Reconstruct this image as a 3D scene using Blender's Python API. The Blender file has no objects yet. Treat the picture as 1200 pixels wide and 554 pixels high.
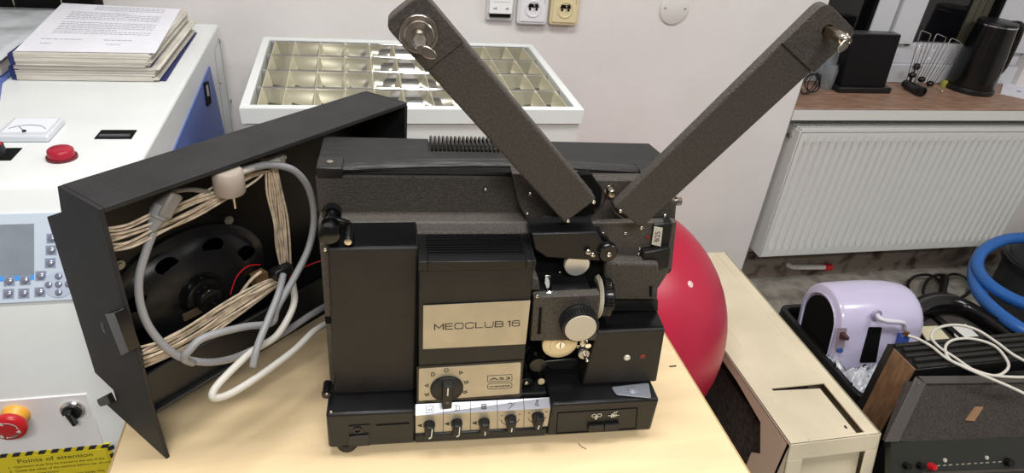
import bpy, bmesh, math, random
from mathutils import Vector, Matrix, noise
random.seed(7)
scn = bpy.context.scene
COL = scn.collection
R = math.radians

# ---------------------------------------------------------------- camera
F0 = 782.81
TH, YAW, ROLL = R(31.583), R(15.173), R(5.878)
EYE = Vector((0, 0, 1.5))
cy, sy, cp, sp = math.cos(YAW), math.sin(YAW), math.cos(TH), math.sin(TH)
FW = Vector((sy*cp, cy*cp, -sp)); r0 = Vector((cy, -sy, 0)); u0 = r0.cross(FW)
RT = math.cos(ROLL)*r0 + math.sin(ROLL)*u0
UP = -math.sin(ROLL)*r0 + math.cos(ROLL)*u0
cd = bpy.data.cameras.new('camera'); cam = bpy.data.objects.new('camera', cd); COL.objects.link(cam)
cd.sensor_width = 36; cd.lens = 36*F0/1200; cd.clip_start = .02
m3 = Matrix((RT, UP, -FW)).transposed()
cam.matrix_world = Matrix.Translation(EYE) @ m3.to_4x4()
scn.camera = cam

# surveying helpers: where the sight line through a photo point meets a known plane of the room
def ray(x, y): return (x-600)/F0*RT - (y-277)/F0*UP + FW
def on_z(x, y, z): d = ray(x, y); return EYE + d*((z-EYE.z)/d.z)
def on_y(x, y, Y): d = ray(x, y); return EYE + d*(Y/d.y)
def on_x(x, y, X): d = ray(x, y); return EYE + d*(X/d.x)
def on_p(x, y, P, n):
    d = ray(x, y); return EYE + d*((Vector(P)-EYE).dot(n)/d.dot(n))

# ---------------------------------------------------------------- materials
MATS = {}
def s2l(c):
    return tuple((v/12.92 if v <= .04045 else ((v+.055)/1.055)**2.4) for v in c)
def mat(name, rgb, rough=.5, metal=0, spec=.5, var=0, vscale=20, bump=0, bscale=60, var2=None, coat=0, trans=0, emit=0, stretch=None, alpha=1, thresh=(.35, .65), detail=4):
    if name in MATS: return MATS[name]
    m = bpy.data.materials.new(name); m.use_nodes = True
    nt = m.node_tree; b = nt.nodes['Principled BSDF']
    col = s2l([v/255 for v in rgb]) + (1,)
    b.inputs['Base Color'].default_value = col
    b.inputs['Roughness'].default_value = rough
    b.inputs['Metallic'].default_value = metal
    b.inputs['Specular IOR Level'].default_value = spec
    b.inputs['Coat Weight'].default_value = coat
    b.inputs['Transmission Weight'].default_value = trans
    b.inputs['Alpha'].default_value = alpha
    if emit:
        b.inputs['Emission Color'].default_value = col; b.inputs['Emission Strength'].default_value = emit
    tc = nt.nodes.new('ShaderNodeTexCoord'); mp = nt.nodes.new('ShaderNodeMapping')
    nt.links.new(tc.outputs['Object'], mp.inputs['Vector'])
    if stretch: mp.inputs['Scale'].default_value = stretch
    if var or var2:
        n = nt.nodes.new('ShaderNodeTexNoise'); n.inputs['Scale'].default_value = vscale; n.inputs['Detail'].default_value = detail
        nt.links.new(mp.outputs['Vector'], n.inputs['Vector'])
        cr = nt.nodes.new('ShaderNodeValToRGB')
        cr.color_ramp.elements[0].position = thresh[0]; cr.color_ramp.elements[1].position = thresh[1]
        a = [max(0, min(1, v/255*(1-var))) for v in rgb]; c = [max(0, min(1, v/255*(1+var))) for v in rgb]
        if var2: c = [v/255 for v in var2]
        cr.color_ramp.elements[0].color = s2l(a)+(1,); cr.color_ramp.elements[1].color = s2l(c)+(1,)
        nt.links.new(n.outputs['Fac'], cr.inputs['Fac']); nt.links.new(cr.outputs['Color'], b.inputs['Base Color'])
    if bump:
        n2 = nt.nodes.new('ShaderNodeTexNoise'); n2.inputs['Scale'].default_value = bscale; n2.inputs['Detail'].default_value = 3
        nt.links.new(mp.outputs['Vector'], n2.inputs['Vector'])
        bp = nt.nodes.new('ShaderNodeBump'); bp.inputs['Strength'].default_value = bump; bp.inputs['Distance'].default_value = .002
        nt.links.new(n2.outputs['Fac'], bp.inputs['Height']); nt.links.new(bp.outputs['Normal'], b.inputs['Normal'])
    MATS[name] = m; return m

wall_m = mat('painted_wall', (222, 218, 216), .85, var=.02, vscale=2.5, bump=.5, bscale=40)
floor_m = mat('grey_floor', (112, 107, 99), .75, var2=(150, 145, 134), vscale=16, bump=.2, bscale=50, detail=10, thresh=(.36, .6))
skirt_m = mat('stained_plaster', (132, 122, 110), .9, var2=(76, 56, 46), vscale=14, thresh=(.5, .66))
desk_m = mat('birch_laminate', (232, 207, 164), .4, var=.03, vscale=5, stretch=(1, 5, 1), coat=.1)
deskedge_m = mat('desk_edge', (190, 160, 116), .5)
grey_m = mat('crackle_grey_paint', (66, 62, 57), .55, var=.16, vscale=420, bump=.7, bscale=520, spec=.35)
grey2_m = mat('grey_paint', (74, 70, 64), .55, var=.1, vscale=300, bump=.4, bscale=400, spec=.35)
blk_m = mat('black_plastic', (24, 24, 25), .36, var=.05, vscale=60, bump=.08, bscale=300, spec=.35)
satin_m = mat('satin_black_panel', (36, 35, 33), .48, var=.06, vscale=30, bump=.12, bscale=400, spec=.3)
gloss_m = mat('gloss_black', (14, 14, 15), .2, spec=.4)
deep_m = mat('matt_black', (10, 10, 10), .8, spec=.15)
leather_m = mat('black_leatherette', (32, 32, 32), .5, spec=.3, var=.15, vscale=30, bump=.5, bscale=260, stretch=(1, 6, 1))
lid_m = mat('black_lid_paint', (38, 38, 39), .6, spec=.28, var=.1, vscale=25, bump=.25, bscale=350)
nick_m = mat('nickel', (190, 182, 172), .22, metal=1, var=.08, vscale=60)
chrome_m = mat('chrome', (225, 225, 225), .12, metal=1)
alu_m = mat('brushed_aluminium', (172, 168, 160), .38, metal=.75, var=.05, vscale=60, stretch=(1, 8, 1))
champ_m = mat('champagne_plate', (178, 168, 146), .42, metal=.25, var=.03, vscale=40)
silver_m = mat('silver_strip', (172, 174, 184), .35, metal=.35)
cream_m = mat('cream_plastic', (214, 196, 158), .4, var=.03, vscale=30)
ink_m = mat('black_ink', (26, 24, 22), .6)
white_ink = mat('white_ink', (225, 222, 210), .6)
mach_m = mat('white_powder_coat', (218, 221, 221), .4, var=.012, vscale=8)
mach2_m = mat('pale_powder_coat', (214, 216, 213), .45)
blue_m = mat('blue_powder_coat', (84, 104, 168), .42)
bench_m = mat('cream_enamel', (218, 207, 180), .5, var=.05, vscale=4, bump=.1, bscale=40)
benchin_m = mat('dark_bench_inside', (40, 34, 32), .9, var2=(72, 64, 58), vscale=60)
ball_m = mat('red_rubber', (178, 26, 58), .38, var=.05, vscale=3)
rad_m = mat('radiator_enamel', (216, 217, 213), .35)
sill_m = mat('brown_sill', (150, 118, 98), .45, var=.12, vscale=14, stretch=(1, 5, 1))
pvc_m = mat('white_window_frame', (206, 208, 214), .35)
pane_m = mat('night_window_glass', (16, 15, 18), .08, spec=.6)
cable_m = mat('grey_cable', (136, 136, 138), .45)
cable2_m = mat('pale_cable', (188, 184, 176), .5)
blackcable_m = mat('black_cable', (18, 18, 18), .45)
wire_m = mat('beige_ribbon_wire', (188, 172, 150), .55, var=.12, vscale=90)
red_m = mat('red_plastic', (190, 26, 36), .3)
yel_m = mat('yellow_sticker', (226, 208, 40), .5)
paper_m = mat('white_paper', (222, 222, 230), .8, var=.015, vscale=20)
page_m = mat('page_edges', (214, 210, 200), .85, var2=(188, 182, 172), vscale=40, stretch=(.3, .3, 14))
navy_m = mat('navy_cover', (34, 42, 92), .4)
glass_m = mat('clear_plastic', (225, 230, 235), .12, trans=.85, spec=.5)
lilac_m = mat('lilac_plastic', (204, 198, 226), .2, coat=.3)
wood_m = mat('walnut_veneer', (118, 88, 62), .5, var=.14, vscale=16, stretch=(6, 6, 1))
carpet_m = mat('amp_grille_cloth', (74, 68, 64), .95, var2=(46, 42, 40), vscale=240, bump=.8, bscale=300)
hose_m = mat('blue_hose', (40, 98, 172), .35)
screen_m = mat('grey_screen', (128, 136, 146), .25, var=.04, vscale=20)
key_m = mat('steel_key', (150, 156, 172), .25, metal=.55)
pan_m = mat('membrane_panel', (186, 198, 212), .3)
bstrip_m = mat('screen_blue_strip', (70, 150, 232), .3)

# ---------------------------------------------------------------- object helpers
WORLD = {}
def thing(name, label, cat, loc=(0, 0, 0), rot=None, group=None):
    o = bpy.data.objects.new(name, None); COL.objects.link(o); o.empty_display_size = .02
    M = Matrix.Translation(loc)
    if rot is not None: M = M @ rot
    o.matrix_world = M; WORLD[o] = M
    o['label'] = label; o['category'] = cat
    if group: o['group'] = group
    return o
def tag(o, label, cat, group=None):
    o['label'] = label; o['category'] = cat
    if group: o['group'] = group
    return o
def obj(name, bm, m, parent=None, frame=None, bevel=0, smooth=False, seg=2, label=None, sharp=40):
    W = WORLD[parent] if parent is not None else None
    if frame is not None: bm.transform(frame)
    if W is not None: bm.transform(W.inverted())
    bmesh.ops.recalc_face_normals(bm, faces=bm.faces)
    me = bpy.data.meshes.new(name)
    o = None
    if W is None:                      # give a lone mesh an origin at its base centre
        xs = [v.co.x for v in bm.verts]; ys = [v.co.y for v in bm.verts]; zs = [v.co.z for v in bm.verts]
        c = Vector(((min(xs)+max(xs))/2, (min(ys)+max(ys))/2, min(zs)))
        bm.transform(Matrix.Translation(-c))
    bm.to_mesh(me); bm.free()
    ms = m if isinstance(m, (list, tuple)) else [m]
    for k in ms: me.materials.append(k)
    for p in me.polygons: p.use_smooth = True
    me.set_sharp_from_angle(angle=R(180 if smooth else sharp))
    o = bpy.data.objects.new(name, me); COL.objects.link(o)
    if W is not None:
        o.parent = parent; WORLD[o] = W
    else:
        o.location = c; WORLD[o] = Matrix.Translation(c)
    if bevel:
        b = o.modifiers.new('bevel', 'BEVEL'); b.width = bevel; b.segments = seg; b.limit_method = 'ANGLE'; b.angle_limit = R(38)
        b.harden_normals = False
    if label: o['label'] = label
    return o
def struct(name, bm, m, **k):
    o = obj(name, bm, m, **k); o['kind'] = 'structure'; return o
def copy_tree(o, parent=None, M=None):
    c = o.copy(); COL.objects.link(c)
    if parent is not None: c.parent = parent
    WORLD[c] = WORLD[o]
    for ch in list(o.children): copy_tree(ch, c)
    if M is not None: c.matrix_world = M; WORLD[c] = M
    return c
NB = bmesh.new
def setmi(bm, n0, mi):
    bm.faces.ensure_lookup_table()
    for f in bm.faces[n0:]: f.material_index = mi
def box(bm, x0, x1, y0, y1, z0, z1, mi=0, M=None):
    n0 = len(bm.faces)
    vs = [bm.verts.new(p) for p in ((x0, y0, z0), (x1, y0, z0), (x1, y1, z0), (x0, y1, z0), (x0, y0, z1), (x1, y0, z1), (x1, y1, z1), (x0, y1, z1))]
    for f in ((0, 3, 2, 1), (4, 5, 6, 7), (0, 1, 5, 4), (1, 2, 6, 5), (2, 3, 7, 6), (3, 0, 4, 7)): bm.faces.new([vs[i] for i in f])
    if M is not None: bmesh.ops.transform(bm, matrix=M, verts=vs)
    setmi(bm, n0, mi); return bm
def hexa(bm, pts, mi=0):               # 8 corners: 4 of one face, 4 of the opposite
    n0 = len(bm.faces); vs = [bm.verts.new(p) for p in pts]
    for f in ((0, 3, 2, 1), (4, 5, 6, 7), (0, 1, 5, 4), (1, 2, 6, 5), (2, 3, 7, 6), (3, 0, 4, 7)): bm.faces.new([vs[i] for i in f])
    setmi(bm, n0, mi); return bm
def prism(bm, pts, vec, mi=0):         # extrude a planar polygon by a vector
    n0 = len(bm.faces); v = Vector(vec)
    a = [bm.verts.new(Vector(p)) for p in pts]; b = [bm.verts.new(Vector(p)+v) for p in pts]
    n = len(a); bm.faces.new(a); bm.faces.new(b[::-1])
    for i in range(n): bm.faces.new([a[i], b[i], b[(i+1) % n], a[(i+1) % n]])
    setmi(bm, n0, mi); return bm
def basis(d):
    d = Vector(d).normalized(); t = Vector((0, 0, 1)) if abs(d.z) < .9 else Vector((1, 0, 0))
    u = d.cross(t).normalized(); return u, d.cross(u).normalized()
def lathe(bm, p, d, prof, n=32, mi=0, ang=None):   # prof: (distance along d, radius)
    n0 = len(bm.faces); p = Vector(p); d = Vector(d).normalized(); u, w = basis(d); rings = []
    for t, r in prof:
        if r < 1e-6: rings.append([bm.verts.new(p+d*t)])
        else: rings.append([bm.verts.new(p+d*t+(u*math.cos(2*math.pi*i/n)+w*math.sin(2*math.pi*i/n))*r) for i in range(n)])
    for a, b in zip(rings, rings[1:]):
        if len(a) == 1 and len(b) == 1: continue
        for i in range(n):
            j = (i+1) % n
            if len(a) == 1: bm.faces.new([a[0], b[i], b[j]])
            elif len(b) == 1: bm.faces.new([a[i], b[0], a[j]])
            else: bm.faces.new([a[i], b[i], b[j], a[j]])
    if len(rings[0]) > 1: bm.faces.new(rings[0][::-1])
    if len(rings[-1]) > 1: bm.faces.new(rings[-1])
    setmi(bm, n0, mi); return bm
def cyl(bm, a, b, r, r2=None, n=24, mi=0):
    a = Vector(a); b = Vector(b); return lathe(bm, a, b-a, [(0, r), ((b-a).length, r if r2 is None else r2)], n, mi)
def ball(bm, c, r, n=16, mi=0, sc=(1, 1, 1)):
    n0 = len(bm.faces)
    g = bmesh.ops.create_uvsphere(bm, u_segments=n, v_segments=max(6, n//2+2), radius=r)
    bmesh.ops.transform(bm, matrix=Matrix.Translation(c) @ Matrix.Diagonal(sc+(1,)), verts=g['verts'])
    setmi(bm, n0, mi); return bm
def smooth_path(pts, k=6, closed=False):
    P = [Vector(p) for p in pts]; out = []; n = len(P)
    for i in range(n if closed else n-1):
        p0 = P[(i-1) % n] if closed or i > 0 else P[0]; p1 = P[i]; p2 = P[(i+1) % n]; p3 = P[(i+2) % n] if closed or i+2 < n else P[-1]
        for j in range(k):
            t = j/k
            out.append(.5*((2*p1)+(-p0+p2)*t+(2*p0-5*p1+4*p2-p3)*t*t+(-p0+3*p1-3*p2+p3)*t**3))
    if not closed: out.append(P[-1])
    return out
def tube(bm, pts, r, n=8, mi=0, k=6, smooth=True, closed=False, ripple=0, period=.01):
    P = smooth_path(pts, k, closed) if smooth else [Vector(p) for p in pts]
    n0 = len(bm.faces); rings = []; u = None; s = 0
    for i, p in enumerate(P):
        if closed: t = P[(i+1) % len(P)]-P[i-1]
        else: t = P[min(i+1, len(P)-1)]-P[max(i-1, 0)]
        t.normalize()
        if u is None: u = basis(t)[0]
        u = (u-t*u.dot(t)).normalized(); w = t.cross(u)
        rr = r*(1+(ripple if i % 2 else -ripple)) if ripple else r
        rings.append([bm.verts.new(p+(u*math.cos(2*math.pi*j/n)+w*math.sin(2*math.pi*j/n))*rr) for j in range(n)])
    m = len(rings)
    for i in range(m if closed else m-1):
        a, b = rings[i], rings[(i+1) % m]
        for j in range(n): bm.faces.new([a[j], b[j], b[(j+1) % n], a[(j+1) % n]])
    if not closed: bm.faces.new(rings[0][::-1]); bm.faces.new(rings[-1])
    setmi(bm, n0, mi); return bm
def fillet(pts, r, k=4):               # round the corners of a planar 3D polygon
    P = [Vector(p) for p in pts]; out = []; n = len(P)
    rr = r if isinstance(r, (list, tuple)) else [r]*n
    for i in range(n):
        a, b, c = P[i-1], P[i], P[(i+1) % n]; q = rr[i]
        if q <= 0: out.append(b); continue
        da = (a-b); dc = (c-b); q = min(q, da.length*.45, dc.length*.45); s = b+da.normalized()*q; e = b+dc.normalized()*q
        for j in range(k+1):
            t = j/k; out.append((1-t)**2*s+2*t*(1-t)*b+t*t*e)
    return out
def text_bm(s, size, M, depth=.0004, align='CENTER', sx=1, bold=0):
    cu = bpy.data.curves.new('lettering', 'FONT'); cu.body = s; cu.size = size; cu.align_x = align; cu.align_y = 'CENTER'
    cu.extrude = depth/2; cu.offset = bold; cu.resolution_u = 3
    o = bpy.data.objects.new('lettering', cu); COL.objects.link(o)
    dg = bpy.context.evaluated_depsgraph_get(); me = bpy.data.meshes.new_from_object(o.evaluated_get(dg))
    bpy.data.objects.remove(o); bpy.data.curves.remove(cu)
    bm = bmesh.new(); bm.from_mesh(me); bpy.data.meshes.remove(me)
    bm.transform(M @ Matrix.Diagonal((sx, 1, 1, 1))); return bm
def fr(p, xdir, ydir):                 # frame with given origin, x and y directions
    x = Vector(xdir).normalized(); z = x.cross(Vector(ydir)).normalized(); y = z.cross(x)
    return Matrix.Translation(p) @ Matrix((x, y, z)).transposed().to_4x4()
def ring2d(bm, M, pts, w, depth=.0004):   # line drawing in a plane: polyline of small bars (symbols)
    for a, b in zip(pts, pts[1:]):
        a = Vector((a[0], a[1], 0)); b = Vector((b[0], b[1], 0)); d = (b-a)
        if d.length < 1e-7: continue
        t = Vector((-d.y, d.x, 0)).normalized()*w/2; e = d.normalized()*w/3
        q = [a-e-t, b+e-t, b+e+t, a-e+t]
        z = Vector((0, 0, depth/2)); hexa(bm, [M @ (v-z) for v in q]+[M @ (v+z) for v in q])
def arc(cx, cy_, r, a0, a1, n=12): return [(cx+r*math.cos(R(a0+(a1-a0)*i/n)), cy_+r*math.sin(R(a0+(a1-a0)*i/n))) for i in range(n+1)]

# ================================================================= THE SETTING
WY = 1.88                      # plane of the wall with the sockets
CX = 1.447                     # its corner beside the window niche
NY = 1.975                     # parapet behind the radiator
GY = 2.18                      # window plane
SZ = .773                      # sill top
b = NB(); box(b, -2.2, 3.6, -3.2, 2.3, -.06, 0); struct('floor', b, floor_m)
b = NB(); box(b, -2.2, CX, WY, 2.6, 0, 2.7); struct('wall_back', b, wall_m, bevel=.006)
b = NB(); box(b, CX, 3.6, NY, 2.6, 0, SZ-.045); struct('wall_parapet', b, wall_m)
b = NB(); box(b, CX, 3.6, NY-.012, NY, 0, .125); struct('baseboard_window', b, skirt_m)
b = NB(); box(b, CX, 3.6, WY-.002, GY+.06, SZ-.045, SZ-.006); struct('trim_1', b, mat('sill_white_edge', (216, 216, 212), .5))
b = NB(); box(b, CX, 3.6, WY-.004, GY+.01, SZ-.006, SZ); struct('trim_2', b, sill_m, bevel=.002)
b = NB(); box(b, 2.62, 3.6, GY-.05, 2.6, SZ, 2.7); struct('wall_right', b, wall_m)
b = NB(); box(b, -2.3, -2.2, -3.2, 2.6, 0, 2.7); struct('wall_left', b, wall_m)
b = NB(); box(b, -2.3, 3.7, -3.3, 2.6, 2.7, 2.76); struct('ceiling', b, mat('ceiling_white', (226, 226, 222), .9))
b = NB(); box(b, -2.3, 3.7, -3.3, -3.2, 0, 2.7); struct('wall_front', b, mat('shaded_room_wall', (150, 146, 142), .9))  # darker grey than the other walls, stands in for the dim room end
b = NB(); box(b, 3.6, 3.7, -3.2, 2.6, 0, 2.7); struct('wall_side', b, wall_m)
# window: frame members with two dark panes
b = NB()
box(b, CX, 2.62, GY-.03, GY+.05, SZ, .845); box(b, CX, 2.62, GY-.012, GY+.05, .845, .922)
box(b, 1.868, 1.955, GY-.02, GY+.05, .922, 2.5); box(b, 1.962, 2.068, GY-.03, GY+.05, .922, 2.5)
box(b, 2.412, 2.62, GY-.03, GY+.05, .9, 2.5); box(b, CX, CX+.06, GY-.02, GY+.05, .9, 2.5)
win = struct('window_1', b, pvc_m, bevel=.003)
b = NB(); box(b, CX+.05, 1.87, GY+.012, GY+.02, .92, 2.5); obj('pane', b, pane_m, win)
b = NB(); box(b, 2.06, 2.42, GY+.012, GY+.02, .92, 2.5); obj('pane', b, pane_m, win)
b = NB(); box(b, 2.395, 2.412, GY-.026, GY+.012, .922, 2.5); box(b, 1.852, 1.868, GY-.016, GY+.012, .922, 2.5); box(b, 2.052, 2.068, GY-.02, GY+.012, .915, .925); obj('gasket', b, deep_m, win)
b = NB()                                                    # olive strips paint the reflection of a lit curtain at the right of the pane
for i in range(3): box(b, 2.30+i*.032, 2.328+i*.032, GY+.004, GY+.010, .925, 2.5)
obj('curtain_reflection', b, mat('olive_reflection', (78, 76, 62), .7), win)

# ---------------------------------------------------------------- radiator
rad = thing('radiator', 'white ribbed panel radiator under the window sill', 'radiator', (CX+.5, 1.93, .147))
RY = 1.865; rx0 = on_y(890, 301, RY).x; rz0 = on_y(890, 301, RY).z; rz1 = on_y(940, 155, RY).z; rx0 = max(rx0, CX+.01); rx1 = 2.62
b = NB(); n = 34; pts = []
step = (rx1-rx0-.03)/n
prof = []
for i in range(n):
    x = rx0+.02+i*step
    prof += [(x, 0), (x+step*.25, .007), (x+step*.62, .007), (x+step*.85, 0)]
prof.append((rx1-.005, 0))
zt, zb = rz1-.035, rz0+.03
rows = [(rz0, 0), (zb, 0), (zb+.018, 1), (zt-.018, 1), (zt, 0), (rz1, 0)]
full = [(rx0, 0)]+prof
grid = [[b.verts.new((x, RY+d*k, z)) for x, d in full] for z, k in rows]
for i in range(len(rows)-1):
    for j in range(len(full)-1): b.faces.new([grid[i][j], grid[i][j+1], grid[i+1][j+1], grid[i+1][j]])
obj('front_panel', b, rad_m, rad, sharp=25)
b = NB(); box(b, rx0, rx1, RY+.075, RY+.085, rz0, rz1); obj('rear_panel', b, rad_m, rad)
b = NB(); box(b, rx0-.004, rx0+.004, RY, RY+.088, rz0, rz1+.002); obj('side_cover', b, rad_m, rad, bevel=.002)
b = NB(); box(b, rx0, rx1, RY, RY+.006, rz1-.002, rz1+.012); box(b, rx0, rx1, RY+.08, RY+.087, rz1-.002, rz1+.012)
i = 0; x = rx0+.004
while x < rx1: box(b, x, x+.0035, RY+.004, RY+.082, rz1+.002, rz1+.009); x += .0095
for k in range(4): y = RY+.014+k*.018; box(b, rx0, rx1, y, y+.003, rz1+.003, rz1+.010)
obj('top_grille', b, rad_m, rad)
b = NB(); cyl(b, (rx0-.014, RY+.045, rz1-.03), (rx0, RY+.045, rz1-.03), .009); obj('vent_plug', b, nick_m, rad)
b = NB(); cyl(b, (rx1-.08, RY+.0, rz0-.01), (rx1-.03, RY+.0, rz0-.01), .014); cyl(b, (rx1-.08, RY+.02, rz0-.05), (rx1-.08, RY+.02, rz0+.02), .009); obj('valve', b, nick_m, rad)
pp = thing('heating_pipe', 'short white pipe stub with a red cap under the radiator', 'pipe', (1.65, 1.93, .1))
p1, p2, p3 = on_y(933, 313, 1.945), on_y(966, 313, 1.945), on_y(972, 313, 1.945)
b = NB(); cyl(b, p1, p2, .011); obj('pipe', b, mat('pipe_white', (206, 202, 194), .5), pp)
b = NB(); cyl(b, p2, on_y(973, 313, 1.945), .015); obj('cap', b, red_m, pp)
b = NB(); tube(b, [p1, p1+Vector((-.02, .005, .0)), p1+Vector((-.03, .03, 0))], .010); obj('elbow', b, mat('pipe_white', (206, 202, 194), .5), pp)

# ---------------------------------------------------------------- desk
DZ = .78
dk = thing('desk', 'light birch desk that carries the film projector', 'desk', (.1, .6, 0))
b = NB(); box(b, -.311, .505, .1, 1.0, DZ-.026, DZ); obj('desktop', b, desk_m, dk, bevel=.0015)
b = NB(); box(b, -.313, -.311, .1, 1.0, DZ-.026, DZ-.0005); obj('edge_band', b, deskedge_m, dk)
b = NB(); box(b, .505, .507, .1, 1.0, DZ-.026, DZ-.0005); obj('edge_band', b, deskedge_m, dk)
for x in (-.26, .42):
    for y in (.16, .93):
        b = NB(); box(b, x, x+.04, y, y+.04, 0, DZ-.026); obj('leg', b, mat('desk_leg_grey', (90, 90, 92), .5), dk, bevel=.002)
b = NB(); p = on_z(788.5, 428.5, DZ+.0012); box(b, p.x-.006, p.x+.006, p.y-.0012, p.y+.0012, DZ-.001, DZ+.0008); obj('staple', b, ink_m, dk)
p = on_z(683, 524, DZ)
b = NB(); tube(b, [p+Vector((-.004, .008, .0004)), p+Vector((-.002, .002, .0004)), p+Vector((.004, -.004, .0004))], .0005, 5)
tag(obj('thread', b, ink_m), 'tiny dark thread lying on the desk in front of the projector', 'thread')

# ---------------------------------------------------------------- sockets, thermostat, blank plate on the wall
def outlet(nm, x0, x1, zb, m, label):
    w = x1-x0; h = .150; y = WY
    t = thing('wall_socket', label, 'socket', (x0+w/2, y, zb), None, 'double sockets on the wall')
    b = NB(); P = fillet([(x0, y, zb), (x1, y, zb), (x1, y, zb+h), (x0, y, zb+h)], .01); prism(b, P, (0, -.022, 0)); obj('housing', b, m, t, bevel=.004, seg=3)
    b = NB(); P = fillet([(x0+.006, y-.022, zb+.008), (x1-.006, y-.022, zb+.008), (x1-.006, y-.022, zb+h-.008), (x0+.006, y-.022, zb+h-.008)], .006); prism(b, P, (0, -.003, 0)); obj('face_plate', b, m, t, bevel=.002)
    for k in (0, 1):
        c = Vector((x0+w/2, y-.025, zb+.044+k*.065))
        b = NB(); lathe(b, c+Vector((0, .001, 0)), (0, -1, 0), [(0, .0225), (.0032, .0225), (.0036, .0205), (.0012, .0195), (.001, 0)], 32); obj('socket_well', b, m, t, sharp=60)
        b = NB()
        for sx in (-1, 1): cyl(b, c+Vector((sx*.0095, .0, 0)), c+Vector((sx*.0095, -.0022, 0)), .0034, n=14)
        prism(b, [c+Vector(v) for v in ((-.016, -.0005, .004), (.016, -.0005, .004), (.012, -.0005, .014), (-.012, -.0005, .014))], (0, -.0008, 0)); obj('contact_hole', b, deep_m, t)
        b = NB(); cyl(b, c+Vector((0, 0, .011)), c+Vector((0, -.012, .011)), .0026, n=12); obj('earth_pin', b, nick_m, t, bevel=.0006)
    b = NB(); cyl(b, (x0+w/2, y-.024, zb+.0765), (x0+w/2, y-.0258, zb+.0765), .0028, n=12); obj('screw', b, deep_m, t)
    b = NB(); 
    for k in range(6): box(b, x1-.013, x1-.011, y-.0255, y-.0251, zb+.06+k*.004, zb+.0625+k*.004)
    obj('marking', b, mat('faint_marking', (150, 140, 110), .6), t)
    return t
p0 = on_y(605, 28, WY-.02); p1 = on_y(640, 28, WY-.02)
outlet('w', p0.x, p1.x, p0.z, mat('socket_white', (222, 222, 226), .35), 'white double wall socket between the small panel and the cream socket')
q0 = on_y(643, 29, WY-.02); q1 = on_y(676, 30, WY-.02)
outlet('c', q0.x, q1.x, q0.z, mat('socket_cream', (216, 204, 164), .35), 'yellowed cream double wall socket, rightmost of the fittings in a row')
th = thing('thermostat', 'small white wall unit with a dark slot left of the white socket', 'thermostat', (.4, WY, 1.05))
t0 = on_y(569, 24, WY-.012); t1 = on_y(601, 24, WY-.012)
b = NB(); prism(b, fillet([(t0.x, WY, t0.z), (t1.x, WY, t0.z), (t1.x, WY, t0.z+.11), (t0.x, WY, t0.z+.11)], .008), (0, -.012, 0)); obj('back_plate', b, mat('plate_grey_white', (206, 206, 204), .4), th, bevel=.003)
b = NB(); box(b, t0.x+.006, t1.x-.006, WY-.024, WY-.012, t0.z+.022, t0.z+.112); obj('cover', b, mat('unit_white', (236, 236, 238), .35), th, bevel=.002)
b = NB(); box(b, t0.x+.010, t1.x-.010, WY-.020, WY-.012, t0.z+.012, t0.z+.0218); obj('slot', b, deep_m, th)
b = NB()
for dx in (.018, .052):
    for k in range(3): box(b, t0.x+dx+k*.003, t0.x+dx+.0022+k*.003, WY-.0245, WY-.024, t0.z+.034+(k % 2)*.001, t0.z+.038+(k == 2)*.002)
box(b, t0.x+.016, t1.x-.014, WY-.0245, WY-.024, t0.z+.054, t0.z+.0546)
obj('print', b, mat('print_grey', (110, 110, 116), .6), th)
bp = thing('blank_wall_plate', 'round white blanking plate with two screws on the wall', 'wall plate', (.93, WY, 1.08))
c = on_y(790, 10, WY); rr = .046
b = NB(); lathe(b, c, (0, -1, 0), [(0, rr), (.004, rr), (.007, rr-.006), (.008, 0)], 48); obj('plate', b, mat('plate_white', (214, 212, 208), .5), bp, sharp=50)
for sx in (-1, 1):
    b = NB(); cyl(b, c+Vector((sx*.032, -.006, .002)), c+Vector((sx*.032, -.0088, .002)), .003, n=12); obj('screw', b, mat('dull_screw', (150, 148, 144), .5), bp)

# ---------------------------------------------------------------- louvred light fitting lying on a white cabinet
FZ = .985
fx = thing('louvre_light_fitting', 'white louvred fluorescent light fitting lying face up behind the projector', 'light fitting', (.15, 1.55, .9))
A, B, Cc, D = [on_z(x, y, FZ) for x, y in ((281, 122), (688, 132), (637, 50), (311, 45))]
X0, X1, Y0, Y1 = A.x, B.x, (A.y+B.y)/2, (Cc.y+D.y)/2
Y1 = min(Y1, WY-.02)
b = NB(); wv = .018
box(b, X0, X1, Y0, Y0+wv, FZ-.035, FZ); box(b, X0, X1, Y1-wv, Y1, FZ-.035, FZ); box(b, X0, X0+wv, Y0+wv, Y1-wv, FZ-.035, FZ); box(b, X1-wv, X1, Y0+wv, Y1-wv, FZ-.035, FZ)
obj('rim', b, mach_m, fx, bevel=.002)
b = NB(); box(b, X0+.006, X1-.006, Y0+.006, Y1-.006, FZ-.085, FZ-.062)
box(b, X0+.006, X1-.006, Y0+.006, Y0+.010, FZ-.062, FZ-.035); box(b, X0+.006, X1-.006, Y1-.010, Y1-.006, FZ-.062, FZ-.035); box(b, X0+.006, X0+.010, Y0+.01, Y1-.01, FZ-.062, FZ-.035); box(b, X1-.010, X1-.006, Y0+.01, Y1-.01, FZ-.062, FZ-.035)
obj('tray', b, mach2_m, fx)
ix0, ix1, iy0, iy1 = X0+wv, X1-wv, Y0+wv, Y1-wv; rowh = (iy1-iy0)/4
refl = mat('louvre_mirror', (232, 232, 230), .1, metal=.95); bladec = mat('louvre_blade_cream', (196, 190, 166), .3, metal=.35)
tubem = mat('unlit_tube', (206, 202, 200), .3)
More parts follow.
